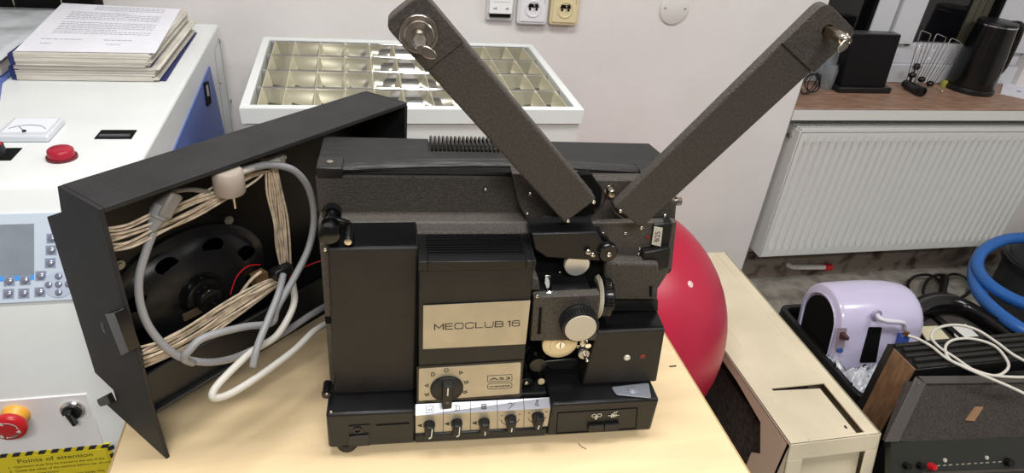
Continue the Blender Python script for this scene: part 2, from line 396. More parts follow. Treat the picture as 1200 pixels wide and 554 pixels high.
for r_ in range(4):
    ya = iy0+r_*rowh; yb = ya+rowh
    b = NB(); N = 8; ra = []; rb = []
    for k in range(N+1):                                   # parabolic trough sides
        t = k/N; z = FZ-.004-.048*t; d = .0012+.018*t*t
        ra.append((ya+d, z)); rb.append((yb-d, z))
    sec = ra+rb[::-1]
    vs0 = [b.verts.new((ix0+.001, y, z)) for y, z in sec]; vs1 = [b.verts.new((ix1-.001, y, z)) for y, z in sec]
    for k in range(len(sec)-1):
        if k == N: continue
        b.faces.new([vs0[k], vs1[k], vs1[k+1], vs0[k+1]])
    o = obj('reflector', b, refl, fx, sharp=60); sm = o.modifiers.new('thick', 'SOLIDIFY'); sm.thickness = .0008
    b = NB(); ym = (ya+yb)/2; cyl(b, (ix0+.01, ym, FZ-.050), (ix1-.01, ym, FZ-.050), .010, n=16); obj('fluorescent_tube', b, tubem, fx, smooth=False, sharp=60)
    nb = 11; cw = (ix1-ix0)/nb
    for k in range(0, nb+1):
        xb = ix0+k*cw+(.013 if k == 0 else -.013 if k == nb else 0); b = NB()
        prism(b, [(xb-.0008, ya+.001, FZ-.004), (xb+.0008, ya+.001, FZ-.004), (xb+.010, ya+.001, FZ-.036), (xb-.010, ya+.001, FZ-.036)], (0, rowh-.002, 0)); obj('louvre_blade', b, bladec, fx)
cb = thing('white_cabinet', 'plain white cabinet with wide top box under the louvred light fitting', 'cabinet', (.15, 1.6, 0))
b = NB(); box(b, X0+.02, X1-.02, Y0+.02, WY-.005, .72, FZ-.085); obj('top_box', b, mach2_m, cb, bevel=.003)
b = NB(); box(b, X0+.03, .255, Y0+.06, WY-.005, 0, .72); obj('body', b, mach2_m, cb, bevel=.003)
for xa, xb in ((X0+.04, .02), (.025, .245)):
    b = NB(); box(b, xa, xb, Y0+.045, Y0+.06, .06, .70); obj('door', b, mach2_m, cb, bevel=.002)

# ---------------------------------------------------------------- white and blue machine at the left
MX = -.33; MT = 1.0
mc = thing('laser_machine', 'white and blue machine with a screen, keypad and emergency stop', 'machine', (-.7, 1.3, 0))
pT = Vector((0, .972, 1.0)); pF = Vector((0, .85, .837)); sd = (pF-pT).normalized(); sn = Vector((0, -1, 0)).cross(Vector((0, 0, 1)))
sn = Vector((0, sd.z, -sd.y)); sn = -sn if sn.y > 0 else sn
prof = [(.85, .10), (.85, .837), (.972, 1.0), (1.85, 1.0), (1.85, .10)]
b = NB(); prism(b, [(MX, y, z) for y, z in prof], (-.95, 0, 0)); obj('housing', b, mach_m, mc, bevel=.006, seg=3)
b = NB(); box(b, MX-.93, MX-.02, .87, 1.83, 0, .10); obj('plinth', b, mat('plinth_grey', (120, 122, 124), .6), mc)
b = NB(); q = [on_x(x, y, MX) for x, y in ((246, 78), (213, 142), (216, 210), (262, 160))]
q = [Vector((MX, 1.655, .955)), Vector((MX, 1.06, .925)), Vector((MX, .99, .80)), Vector((MX, .99, .45)), Vector((MX, 1.71, .45)), Vector((MX, 1.71, .76))]
q = fillet(q, .008); prism(b, q, (.003, 0, 0)); sp_ = obj('side_panel', b, blue_m, mc)
b = NB(); q = [on_x(x, y, MX+.003) for x, y in ((238, 97), (243, 95), (246.5, 120), (242, 125))]
prism(b, fillet(q, .004), (.003, 0, 0)); obj('latch', b, deep_m, sp_)
b = NB(); q = [on_x(x, y, MX+.004) for x, y in ((239.5, 100), (242, 99), (244, 112), (241.5, 113))]
prism(b, q, (.003, 0, 0)); obj('latch_key', b, nick_m, sp_)
b = NB(); q = fillet([Vector((MX, 1.745, .965)), Vector((MX, 1.735, .70)), Vector((MX, 1.83, .70)), Vector((MX, 1.83, .975))], .02)
pts = q+[q[0]]; tube(b, [v+Vector((.0004, 0, 0)) for v in pts], .0012, 5, smooth=False); obj('access_panel_seam', b, mat('seam_grey', (150, 152, 154), .6), mc)
for x, y in ((257, 48), (269, 75), (258, 96), (270, 118)):
    p = on_x(x, y, MX); b = NB(); cyl(b, p, p+Vector((.003, 0, 0)), .005, n=12); obj('screw', b, nick_m, mc)
b = NB(); box(b, -.70, -.56, 1.30, 1.85, MT, MT+.006); obj('blue_hood', b, blue_m, mc, bevel=.002) if False else b.free()
b = NB(); p0 = on_z(0, 119, MT); p1 = on_z(30, 92, MT); prism(b, [Vector((-1.2, p0.y, MT)), Vector((p0.x, p0.y, MT)), Vector((-.645, 1.39, MT)), Vector((-.645, 1.80, MT)), Vector((-1.2, 1.80, MT))], (0, 0, .003)); obj('blue_lid', b, blue_m, mc)
# top fittings
g = [on_z(x, y, MT) for x, y in ((0, 164), (58, 167), (70, 145), (5, 143))]
gm = NB(); q = [Vector((g[1].x-.075, g[1].y, MT)), Vector((g[1].x, g[1].y, MT)), Vector((g[1].x, g[2].y, MT)), Vector((g[1].x-.075, g[2].y, MT))]
prism(gm, fillet(q, .004), (0, 0, .012)); gg = obj('gauge', gm, mat('gauge_case', (206, 210, 216), .15, coat=.5), mc, bevel=.003)
gm = NB(); q2 = [Vector((q[0].x+.006, q[0].y+.012, MT+.0122)), Vector((q[1].x-.006, q[0].y+.012, MT+.0122)), Vector((q[1].x-.006, q[2].y-.006, MT+.0122)), Vector((q[0].x+.006, q[2].y-.006, MT+.0122))]
prism(gm, q2, (0, 0, .0004)); obj('gauge_face', gm, mat('gauge_face_white', (226, 230, 238), .3), gg)
gm = NB(); cx_ = (q2[0].x+q2[1].x)/2; ring2d(gm, Matrix.Translation((cx_, q2[0].y, MT+.0130)), arc(0, 0, .030, 30, 150), .0008); ring2d(gm, Matrix.Translation((cx_, q2[0].y, MT+.0132)), [(0, .004), (-.014, .022)], .0008)
cyl(gm, (cx_, q2[0].y+.003, MT+.0125), (cx_, q2[0].y+.003, MT+.015), .003, n=12); obj('gauge_needle', gm, ink_m, gg)
p = on_z(73, 185, MT)
b = NB(); lathe(b, p, (0, 0, 1), [(0, .0215), (.004, .0215), (.004, .0185)], 32); bb = obj('red_pilot_button', b, mat('dark_red_rim', (96, 20, 32), .45), mc)
b = NB(); lathe(b, p+Vector((0, 0, .004)), (0, 0, 1), [(0, .0185), (.010, .0180), (.0118, .016), (.0122, 0)], 32); obj('button_cap', b, mat('pilot_red', (160, 20, 46), .35), bb, sharp=50)
q = [on_z(x, y, MT) for x, y in ((110.5, 163), (154, 163), (160.5, 153), (119, 153))]
b = NB(); prism(b, q, (0, 0, .0015)); o = obj('data_port', b, deep_m, mc)
b = NB(); box(b, q[0].x+.006, q[1].x-.004, q[0].y+.004, q[0].y+.012, MT+.0015, MT+.004); obj('port_socket', b, mat('port_grey', (70, 72, 76), .4), o)
p = on_z(4, 181, MT)
b = NB(); box(b, p.x-.03, p.x+.018, p.y-.022, p.y+.022, MT, MT+.0012, M=Matrix.Translation(p) @ Matrix.Rotation(0, 4, 'Z') @ Matrix.Translation(-p)); o = obj('switch_plate', b, deep_m, mc)
b = NB(); lathe(b, p+Vector((-.008, .0, .001)), (0, 0, 1), [(0, .013), (.016, .012), (.016, 0)], 24); obj('switch_knob', b, mat('black_knob', (30, 30, 32), .4), o)
b = NB(); lathe(b, p+Vector((-.008, .0, .017)), (0, 0, 1), [(0, .010), (.003, .009), (.003, 0)], 24); obj('knob_cap', b, red_m, o)
# control panel on the sloping front
def SL(x, y, h=0): return on_p(x, y, pF+sn*h, sn)
xr = -.345
def sp(u, v, h=0): return Vector((u, 0, 0))+Vector((0, pT.y, pT.z))+sd*v+sn*h      # u = X, v = distance down the slope
v0 = (SL(0, 251)-pT).dot(sd); v1 = (SL(0, 356)-pT).dot(sd)
b = NB(); prism(b, fillet([sp(-.85, v0), sp(xr, v0), sp(xr, v1), sp(-.85, v1)], .006), sn*.004); cp_ = obj('control_panel', b, pan_m, mc, bevel=.001)
s1 = SL(40, 262, .004); s2 = SL(38, 322, .004); va = (s1-pT).dot(sd); vb = (s2-pT).dot(sd)
b = NB(); prism(b, [sp(-.80, va, .004), sp(s1.x, va, .004), sp(s1.x, vb, .004), sp(-.80, vb, .004)], sn*.0006); obj('screen', b, screen_m, cp_)
b = NB(); prism(b, [sp(-.80, vb, .004), sp(s1.x, vb, .004), sp(s1.x, vb+.007, .004), sp(-.80, vb+.007, .004)], sn*.0006); obj('screen_bar', b, bstrip_m, cp_)
def key(px_, py_, w=.0135):
    p = SL(px_, py_, .004); v = (p-pT).dot(sd)
    b = NB(); prism(b, [sp(p.x-w/2, v-w/2, .004), sp(p.x+w/2, v-w/2, .004), sp(p.x+w/2, v+w/2, .004), sp(p.x-w/2, v+w/2, .004)], sn*.0008)
    k = obj('key', b, mat('key_pad', (132, 140, 162), .3), cp_)
    b = NB(); c = sp(p.x, v, .0045); lathe(b, c, sn, [(0, .0055), (.0012, .0050), (.0022, .0030), (.0026, 0)], 16); obj('key_dome', b, key_m, k, smooth=True)
for x, y in ((11, 329), (29.5, 328), (10, 344), (28, 343.5), (48, 323), (47, 342), (59, 308), (60, 293), (61, 279), (-8, 330), (-9, 345)): key(x, y)
p = SL(69, 333, .004); v = (p-pT).dot(sd)
b = NB(); lathe(b, sp(p.x, v, .004), sn, [(0, .019), (.0008, .019), (.001, .0178), (.0012, 0)], 36); dp = obj('direction_pad', b, mat('pad_ring', (176, 186, 204), .3), cp_)
for dx, dv in ((0, 0), (.0125, 0), (-.0125, 0), (0, .0115), (0, -.0115)):
    b = NB(); lathe(b, sp(p.x+dx, v+dv, .0048), sn, [(0, .005), (.0014, .0045), (.002, .003), (.0024, 0)], 16); obj('key_dome', b, key_m, dp, smooth=True)
# switch plate on the vertical front, emergency stop, selector, warning sticker
FY = .85
a = on_y(102, 460, FY); c = on_y(118, 520, FY)
b = NB(); box(b, -.80, a.x, FY-.003, FY, c.z-.01, a.z); obj('switch_panel', b, mat('bright_white_plate', (240, 240, 242), .35), mc, bevel=.001)
e = on_y(19, 485, FY-.003); lo = Vector((0, -1, 0))
b = NB(); lathe(b, e, lo, [(0, .019), (.004, .019), (.006, .0175), (.020, .0150)], 36); es = obj('emergency_stop', b, mat('amber_collar', (232, 170, 60), .4), mc, sharp=50)
b = NB(); lathe(b, e+lo*.018, lo, [(0, .016), (.002, .0225), (.006, .0240), (.011, .0235), (.0145, .020), (.0155, 0)], 40); obj('mushroom_button', b, red_m, es, sharp=50)
b = NB(); Mx = fr(e+lo*.0337, (1, 0, 0), (0, 0, 1)); ring2d(b, Mx, arc(0, 0, .0145, 15, 100), .0022, .0006); ring2d(b, Mx, arc(0, 0, .0145, 135, 220), .0022, .0006); ring2d(b, Mx, arc(0, 0, .0145, 255, 340), .0022, .0006)
for aa in (100, 220, 340):
    cxx, cyy = .0145*math.cos(R(aa)), .0145*math.sin(R(aa)); tx, ty = -math.sin(R(aa)), math.cos(R(aa))
    prism(b, [Mx @ Vector((cxx*(1+s), cyy*(1+s), -.0003)) for s in (-.22, .22)]+[Mx @ Vector((cxx+tx*.006, cyy+ty*.006, -.0003))], lo*.0006)
obj('arrow_marks', b, white_ink, es)
s = on_y(86, 479, FY-.003)
b = NB(); lathe(b, s, lo, [(0, .0175), (.004, .0175), (.006, .0155), (.006, 0)], 36); ss = obj('selector_switch', b, chrome_m, mc, sharp=50)
b = NB(); lathe(b, s+lo*.006, lo, [(0, .0135), (.004, .013), (.0045, 0)], 32); obj('dial', b, blk_m, ss)
b = NB(); Ms = fr(s+lo*.0105, (1, 0, 0), (0, 0, 1)) @ Matrix.Rotation(R(8), 4, 'Z'); hexa(b, [Ms @ Vector(v) for v in ((-.0055, .011, 0), (-.0035, -.021, 0), (.0035, -.021, 0), (.0055, .011, 0), (-.004, .009, .012), (-.002, -.018, .009), (.002, -.018, .009), (.004, .009, .012))]); lv = obj('lever', b, gloss_m, ss, bevel=.001)
b = NB(); ring2d(b, Ms, [(-.0052, -.010), (-.0060, .004)], .0016, .02); b.transform(Matrix.Translation(lo*.010)); obj('lever_mark', b, white_ink, ss) if False else b.free()
b = NB(); hexa(b, [Ms @ Vector(v) for v in ((-.0035, .009, .0112), (-.0022, -.012, .0098), (-.0008, -.012, .0100), (-.0015, .009, .0119), (-.0035, .009, .0124), (-.0022, -.012, .0108), (-.0008, -.012, .0108), (-.0015, .009, .0124))]); obj('lever_mark', b, white_ink, ss)
# yellow sticker
a = on_y(0, 533, FY-.003); c = on_y(128, 520, FY-.003); z1 = on_y(60, 528, FY-.003).z
zt_ = z1+.004; sx0, sx1 = -.60, c.x
b = NB(); box(b, sx0, sx1, FY-.0036, FY, zt_-.17, zt_-.001); st = obj('warning_sticker', b, yel_m, mc)
b = NB(); nst = 11; w = (sx1+.004-sx0)/nst
for k in range(nst):
    xa = sx0+k*w; prism(b, [(xa, FY-.0038, zt_-.008), (xa+w*.55, FY-.0038, zt_-.008), (xa+w*.55+.005, FY-.0038, zt_), (xa+.005, FY-.0038, zt_)], (0, -.0006, 0))
for k in range(9): prism(b, [(sx1-.004, FY-.0038, zt_-.016-k*.017), (sx1+.006, FY-.0038, zt_-.012-k*.017), (sx1+.006, FY-.0038, zt_-.003-k*.017), (sx1-.004, FY-.0038, zt_-.007-k*.017)], (0, -.0006, 0))
obj('hazard_stripes', b, mat('stripe_black', (30, 30, 44), .5), st)
b = NB(); prism(b, fillet([(sx0+.004, FY-.0042, zt_-.16), (sx1-.007, FY-.0042, zt_-.16), (sx1-.007, FY-.0042, zt_-.009), (sx0+.004, FY-.0042, zt_-.009)], .006), (0, -.0008, 0)); obj('sticker_face', b, yel_m, st)
def mtxt(s_, size, x, z, al='LEFT', sx_=1):
    return text_bm(s_, size, fr((x, FY-.0052, z), (1, 0, 0), (0, 0, 1)), .0002, al, sx_)
tx = on_y(64, 534, FY-.005)
obj('heading', mtxt('Points of attention', .0125, tx.x, zt_-.019, 'CENTER', 1.15), mat('dark_print', (60, 56, 20), .6), st)
xl_ = on_y(8, 546, FY-.005).x
for k, s_ in enumerate(('1.  Operators must first be trained in the use of the', '2.  Check the safety of the machine before use, do not touch it', '     during working hours', '3.  Do not put any reflective materials inside. The')):
    obj('printed_line', mtxt(s_, .0066, xl_, zt_-.031-k*.0095, 'LEFT', 1.0), mat('dark_print', (60, 56, 20), .6), st)

# papers on the machine
def sheaf(name, label, cat, x0, x1, y0, y1, z0, z1, group, blue):
    t = thing(name, label, cat, ((x0+x1)/2, (y0+y1)/2, z0), None, group)
    b = NB()
    if blue: box(b, x0+.03, x1+.014, y0+.004, y1+.002, z0, z0+.0012)
    else: box(b, x0+.002, x1, y0+.004, y1, z0, z0+.0012)
    P = fillet([(x0-.004, y0, z0), (x0+.012, y0, z0), (x0+.012, y0, z1-.001), (x0-.004, y0, z1-.001)], .006); prism(b, P, (0, y1-y0, 0)); obj('cover', b, navy_m, t)
    b = NB(); n_ = 12
    for k in range(n_):
        dz = (z1-z0-.0012)/n_; d = random.uniform(-.004, .008)+.008*abs(math.sin(k*1.1)); d2 = random.uniform(-.0015, .0015)
        za_ = z0+.0012+k*dz; hexa(b, [(x0+.006, y0+d2-.001, za_), (x1+d-.008, y0+d2-.001, za_), (x1+d, y1+d2, za_), (x0+.006, y1+d2, za_), (x0+.006, y0+d2-.001, za_+dz-.0001), (x1+d-.008, y0+d2-.001, za_+dz-.0001), (x1+d, y1+d2, za_+dz-.0001), (x0+.006, y1+d2, za_+dz-.0001)])
    obj('pages', b, page_m, t)
    return t
sheaf('paper_binder', 'lower blue backed bundle of papers in the stack on the machine', 'papers', -.632, -.380, 1.41, 1.76, MT+.0004, MT+.030, 'bundles of papers on the machine', True)
ts = sheaf('paper_binder', 'upper bundle of papers with the typed white page on top', 'papers', -.625, -.386, 1.405, 1.75, MT+.031, MT+.056, 'bundles of papers on the machine', False)
b = NB(); pts_ = [on_z(x, y, MT+.057) for x, y in ((17, 60), (182, 62.5), (212, 11), (73, 4))]; prism(b, pts_, (0, 0, .0008)); tp = obj('top_page', b, paper_m, ts)
b = NB(); random.seed(3)
def pageline(f0, f1, t, h=.0011):      # f along width, t along depth from the near edge
    P = lambda f, t_: (pts_[0].lerp(pts_[1], f)).lerp(pts_[3].lerp(pts_[2], f), t_)+Vector((0, 0, .0010))
    f = f0
    while f < f1:
        w_ = random.uniform(.012, .045); e_ = min(f+w_, f1); A_, B_ = P(f, t), P(e_, t); up_ = Vector((0, h*2.0, 0)); prism(b, [A_, B_, B_+up_, A_+up_], (0, 0, .0002)); f += w_+.008
for k in range(17):
    t = .95-k*.038
    if k in (3, 9): continue
    pageline(.14 if k > 2 else .3, .88 if k % 5 != 4 else .6, t)
pageline(.1, .4, .22); pageline(.12, .2, .14); pageline(.56, .78, .22); pageline(.6, .7, .14)
obj('typed_text', b, mat('faint_print', (120, 122, 138), .8), tp)
sv = thing('plastic_document_sleeve', 'grey papers in a clear plastic sleeve left of the paper stack', 'document sleeve', (-.75, 1.6, MT))
zz = MT+.034
b = NB(); box(b, -1.0, -.655, 1.42, 1.79, MT+.004, zz); obj('pages', b, page_m, sv, bevel=.003)
b = NB(); P4 = [on_z(x, y, zz) for x, y in ((66, 5), (-60, 5), (-200, 84), (0, 74), (48, 30))]; 
nx, ny = 16, 16; g_ = [[b.verts.new((-1.02+(.372+.0)*i/nx, 1.40+.395*j/ny, zz+.002+.004*noise.noise(Vector((i*.45, j*.45, 2)))+.002)) for j in range(ny+1)] for i in range(nx+1)]
for i in range(nx):
    for j in range(ny): b.faces.new([g_[i][j], g_[i+1][j], g_[i+1][j+1], g_[i][j+1]])
o = obj('plastic_film', b, mat('cloudy_film', (196, 200, 204), .12, spec=.8, var=.1, vscale=14), sv, smooth=True); s_ = o.modifiers.new('t', 'SOLIDIFY'); s_.thickness = .001
# dark case standing behind the papers
dkc = thing('dark_case', 'black case at the wall behind the papers, cut off by the frame', 'case', (-.7, 1.82, MT))
c0 = on_y(110, 5, 1.80)
b = NB(); box(b, -1.1, c0.x, 1.805, 1.87, MT+.003, MT+.30); obj('shell', b, deep_m, dkc, bevel=.004)
for x in (c0.x-.07, c0.x-.17):
    b = NB(); box(b, x, x+.003, 1.802, 1.806, MT+.03, MT+.29); obj('seam', b, nick_m, dkc)

# ================================================================= THE FILM PROJECTOR
PO = Vector((-.049, .617, .792)); PA = math.atan2(-.0638, .998)
PR = Matrix.Translation(PO) @ Matrix.Rotation(PA, 4, 'Z'); PI_ = PR.inverted()
pj = thing('film_projector', 'black and grey film projector with two raised reel arms on the desk', 'projector', PO, Matrix.Rotation(PA, 4, 'Z'))
pa = Vector((math.cos(PA), math.sin(PA), 0)); pb_ = Vector((-math.sin(PA), math.cos(PA), 0))
def q(x, y, yl): return PI_ @ on_p(x, y, PO+pb_*yl, pb_)
def qt(x, y, zl): return PI_ @ on_z(x, y, PO.z+zl)
def part(name, bm, m, parent=None, **k): return obj(name, bm, m, parent or pj, frame=PR, **k)
def face(pts, yl, depth, r=0, mi=0, bm=None):
    bm = bm or NB(); P = [q(x, y, yl) for x, y in pts]
    if r: P = fillet(P, r)
    return prism(bm, P, (0, depth, 0), mi)
def screw(x, y, yl, r=.003, m=None, parent=None, n='screw', l=.002):
    c = q(x, y, yl); b = NB(); lathe(b, c+Vector((0, .0005, 0)), (0, -1, 0), [(0, r), (l, r), (l+r*.3, r*.7), (l+r*.35, 0)], 16)
    box(b, c.x-r*.75, c.x+r*.75, c.y-l-r*.38, c.y-l, c.z-r*.1, c.z+r*.1)
    return part(n, b, m or nick_m, parent, sharp=50)

# --- base
b = NB()
box(b, 0, .1105, 0, .212, 0, .061); box(b, .2895, .4405, 0, .212, 0, .061); box(b, .1105, .2895, .024, .212, 0, .058)
base = part('base', b, blk_m, bevel=.004, seg=3)
b = NB(); box(b, .1105, .2895, .0, .03, 0, .0165); part('front_sill', b, blk_m, base, bevel=.003)
for x, y in ((.009, .0015), (.39, .05), (.018, .17), (.39, .17)):
    if True:
        b = NB(); lathe(b, (x+.014, y+.012, .001), (0, 0, -1), [(0, .0145), (.010, .0135), (.0127, .012), (.0127, 0)], 24); part('rubber_foot', b, mat('foot_rubber', (44, 42, 40), .8), base)
# jack plate and flap at the left
b = NB(); face([(408, 499), (434, 497), (434, 521), (408, 523)], -.0004, -.0008, .001, bm=b); jp = part('jack_plate', b, blk_m, base)
c = q(419, 503.5, -.001); b = NB(); lathe(b, c+Vector((0, .0004, 0)), (0, -1, 0), [(0, .0056), (.002, .0056), (.002, .0036), (.0006, .0034), (.0006, 0)], 24); part('speaker_jack', b, gloss_m, jp, sharp=50)
b = NB(); face([(409, 509.5), (432, 508), (431.5, 518.5), (409.5, 520)], -.001, -.003, .001, bm=b); part('flap', b, gloss_m, jp, bevel=.0008)
b = NB(); face([(441, 497.2), (480, 494.8), (480, 496.4), (441, 498.8)], -.0002, -.0004, bm=b); part('label_groove', b, deep_m, base)
screw(388, 482, -.0002, .0018, parent=base)
# recess frame, symbols and slide switches at the right
b = NB(); Q = [q(x, y, -.0005) for x, y in ((654, 484), (747, 478), (745, 502), (652, 508))]
for i in range(4):
    A_, B_ = Q[i], Q[(i+1) % 4]; tube(b, [A_, B_], .0006, 5, smooth=False)
part('switch_recess', b, deep_m, base)
def sym(draw, x, y, yl, s, m, parent, w=.0009, name='symbol', rot=0, n=(0, 0, 1), off=.0003):
    c = q(x, y, yl)+Vector((0, -off, 0)); M = fr(c, (1, 0, 0), n) @ Matrix.Rotation(R(rot), 4, 'Z') @ Matrix.Scale(s, 4)
    b = NB()
    for pl in draw: ring2d(b, M, pl, w/s, .0003/s)
    return part(name, b, m, parent)
S_reels = [arc(-.5, .2, .38, 0, 360), arc(.5, .25, .38, 0, 360), [(-.5, -.2), (.5, -.15)], [(0, .1), (0, -.8)], [(-.2, -.5), (0, -.8), (.2, -.5)]]
S_lamp = [[(-1, 0), (1, 0)], [(-.4, .5), (-.4, -.5), (.1, 0), (-.4, .5)], [(.1, .5), (.1, -.5)], [(-.1, .6), (.1, .9)], [(.3, .7), (.5, 1.0)], [(.45, .3), (.45, -.3)]]
sym(S_reels, 699, 487.5, -.0008, .0075, white_ink, base, .0009); sym(S_lamp, 719, 486.5, -.0008, .0075, white_ink, base, .0009)
for xa, xb in ((689, 707), (708, 725)):
    b = NB(); face([(xa, 496.5 if xa < 700 else 495.2), (xb, 495 if xa < 700 else 493.8), (xb-.5, 501.5 if xa < 700 else 500), (xa-.5, 503 if xa < 700 else 501.5)], -.0005, -.005, .0008, bm=b); part('slide_switch', b, blk_m, base, bevel=.0008)
# thin plate lying over the rear right of the base
b = NB(); P = [qt(x, y, .0625) for x, y in ((716, 454), (760, 449), (763, 467), (722, 463))]; prism(b, fillet(P, .004), (0, 0, .0015)); rp_ = part('cable_cover_plate', b, mat('grey_plate', (134, 138, 146), .35, metal=.3), bevel=.0005)
c = qt(742, 457, .064); b = NB(); lathe(b, c, (0, 0, 1), [(0, .008), (.001, .0075), (.0025, .003), (.003, 0)], 24); part('boss', b, mat('grey_plate', (134, 138, 146), .35, metal=.3), rp_)

# --- knob strip
kp = NB(); prism(kp, [q(487, 487, .003), q(645, 478, .003), q(644.5, 499, .003), q(487, 509, .003)], (0, .01, 0)); kpo = part('knob_panel', kp, champ_m)
A_, B_ = q(487, 487, .003), q(645, 478, .003); D_, C_ = qt(487, 473.5, .0585), qt(644, 465.5, .0585)
b = NB(); prism(b, [A_, B_, C_, D_], (0, .001, -.0015)); tl = part('legend_strip', b, silver_m, kpo)
for k in range(1, 5):
    t = k/5; a_, b2 = A_.lerp(B_, t), D_.lerp(C_, t); e_ = q(487, 509, .003).lerp(q(644.5, 499, .003), t)
    b = NB(); tube(b, [b2+Vector((0, -.0004, .0004)), a_+Vector((0, -.0004, 0)), e_+Vector((0, -.0004, 0))], .0003, 4, smooth=False); part('divider', b, ink_m, kpo)
nrm = (B_-A_).cross(D_-A_).normalized()
if nrm.y > 0: nrm = -nrm
yd = ((D_-A_)).normalized()
def lsym(draw, t, s=.005, w=.0007):
    c = A_.lerp(B_, t).lerp(D_.lerp(C_, t), .48)+nrm*.0003; M = fr(c, (1, 0, 0), yd) @ Matrix.Scale(s, 4); b = NB()
    for pl in draw: ring2d(b, M, pl, w/s, .0003/s)
    part('symbol', b, ink_m, tl)
sq = [(-.9, -.8), (.9, -.8), (.9, .8), (-.9, .8), (-.9, -.8)]
lsym([sq, [(-.5, .3), (-.5, -.3), (.5, -.3), (.5, .3)], [(-.2, .1), (0, -.1), (.2, .1)]], .1)
lsym([arc(.1, 0, .65, -110, 110), [(-.2, .6), (-.2, -.6)], [(-.7, .7), (-.2, .7)], [(-.7, -.7), (-.2, -.7)]], .3)
lsym([[(-.7, -.7), (.7, -.7), (.7, .7), (-.7, .7), (-.7, -.7)], [(-.7, 0), (.7, 0)], [(0, -.7), (0, .7)], [(-.35, -.7), (-.35, .7)], [(.35, -.7), (.35, .7)]], .5, .0045)
lsym([arc(-.1, .1, .5, 150, -60), [(.15, -.35), (-.6, -.9)], [(.7, .4), (.9, .4)], [(.7, 0), (.9, 0)]], .7)
lsym([[(-.05, -1), (.05, 1)], arc(.05, .7, .25, -90, 120, 8), arc(0, -.2, .45, 90, 400, 14)], .9)
for k, (kx, ky, ang) in enumerate(((503, 500, 5), (535, 498, 3), (567, 497, 0), (598, 493, 3), (629.5, 490, 12))):
    c = q(kx, ky-3, .003); b = NB()
    lathe(b, c, (0, -1, 0), [(0, .0080), (.003, .0078), (.0035, .0070), (.0035, 0)], 28); kn = part('control_knob', b, gloss_m, kpo, sharp=50)
    Mk = Matrix.Translation(c) @ Matrix.Rotation(R(ang), 4, 'Y')
    b = NB(); hexa(b, [Mk @ Vector(v) for v in ((-.0064, -.002, -.0085), (.0064, -.002, -.0085), (.0064, -.002, .0100), (-.0064, -.002, .0100), (-.0056, -.017, -.0075), (.0056, -.017, -.0075), (.0056, -.015, .0085), (-.0056, -.015, .0085))]); part('grip', b, blk_m, kn, bevel=.0022, seg=3)
    b = NB(); xx = .0024 if k < 2 else 0
    if k < 2: hexa(b, [Mk @ Vector(v) for v in ((xx-.0005, -.0140, .0075), (xx+.0005, -.0140, .0075), (xx+.0005, -.0174, -.005), (xx-.0005, -.0174, -.005), (xx-.0005, -.0156, .0075), (xx+.0005, -.0156, .0075), (xx+.0005, -.0180, -.005), (xx-.0005, -.0180, -.005))]); hexa(b, [Mk @ Vector(v) for v in ((xx-.0005, -.0165, -.005), (xx+.0005, -.0165, -.005), (.0008, -.0160, -.0078), (-.0006, -.0160, -.0078), (xx-.0005, -.0180, -.005), (xx+.0005, -.0180, -.005), (.0008, -.0176, -.0080), (-.0006, -.0176, -.0080))])
    else: hexa(b, [Mk @ Vector(v) for v in ((xx-.0006, -.0170, -.001), (xx+.0006, -.0170, -.001), (xx+.0006, -.0178, -.0066), (xx-.0006, -.0178, -.0066), (xx-.0006, -.0158, -.001), (xx+.0006, -.0158, -.001), (xx+.0006, -.0162, -.0066), (xx-.0006, -.0162, -.0066))])
    part('pointer', b, white_ink, kn)
    b = NB()
    if k < 3: prism(b, [c+Vector(v) for v in ((-.0155, -.0002, -.001), (-.0095, -.0002, -.0045), (-.0095, -.0002, .002))], (0, -.0003, 0))
    else: ring2d(b, fr(c+Vector((0, -.0003, 0)), (1, 0, 0), (0, 0, 1)), arc(0, 0, .0125, 190, 350, 14), .0007); ring2d(b, fr(c+Vector((-.012, -.0003, .006)), (1, 0, 0), (0, 0, 1)), [(-.001, 0), (.001, 0)], .0007); ring2d(b, fr(c+Vector((.012, -.0003, .007)), (1, 0, 0), (0, 0, 1)), [(-.0013, 0), (.0013, 0)], .0007)
    part('scale_mark', b, ink_m, kpo)

# --- rear casting: ledge, upper box, leatherette top with ribs and strap
b = NB(); box(b, .002, .25, .07, .200, .061, .286); box(b, .25, .43, .10, .200, .061, .286); part('main_casting', b, grey_m, bevel=.003)
b = NB(); box(b, -.004, .30, .088, .214, .24, .2885); part('ledge', b, grey2_m, bevel=.003)
b = NB(); hexa(b, [(-.006, .114, .285), (.446, .114, .285), (.446, .217, .285), (-.006, .217, .285), (-.006, .114, .338), (.446, .118, .338), (.440, .217, .338), (-.006, .217, .338)]); ub = part('upper_casing', b, grey_m, bevel=.0025)
P = [(-.0055, .116, .338), (.448, .118, .338), (.453, .150, .338), (.440, .2165, .338), (.230, .2165, .338), (.230, .178, .338), (.1305, .178, .338), (.1305, .2165, .338), (-.0055, .2165, .338)]
b = NB(); prism(b, P, (0, 0, .0045)); tp_ = part('top_cover', b, leather_m, bevel=.0015)
for k in range(17):
    x = .1335+k*.0054
    b = NB(); tube(b, [(x, .180, .334), (x, .180, .342), (x, .186, .3465), (x, .211, .3465), (x, .217, .343), (x, .217, .330)], .0018, 8, k=4); part('vent_rib', b, gloss_m, tp_)
b = NB(); pts = [(.020, .122, .3450), (.07, .122, .3485), (.16, .123, .3525), (.26, .124, .3525), (.34, .125, .3485), (.395, .127, .3450)]
SP = smooth_path(pts, 8)
rings = []
for p_ in SP:
    w_ = .0105; rings.append([b.verts.new(p_+Vector(v)) for v in ((0, -w_, -.0015), (0, w_, -.0015), (0, w_, .001), (0, w_*.6, .0028), (0, 0, .0034), (0, -w_*.6, .0028), (0, -w_, .001))])
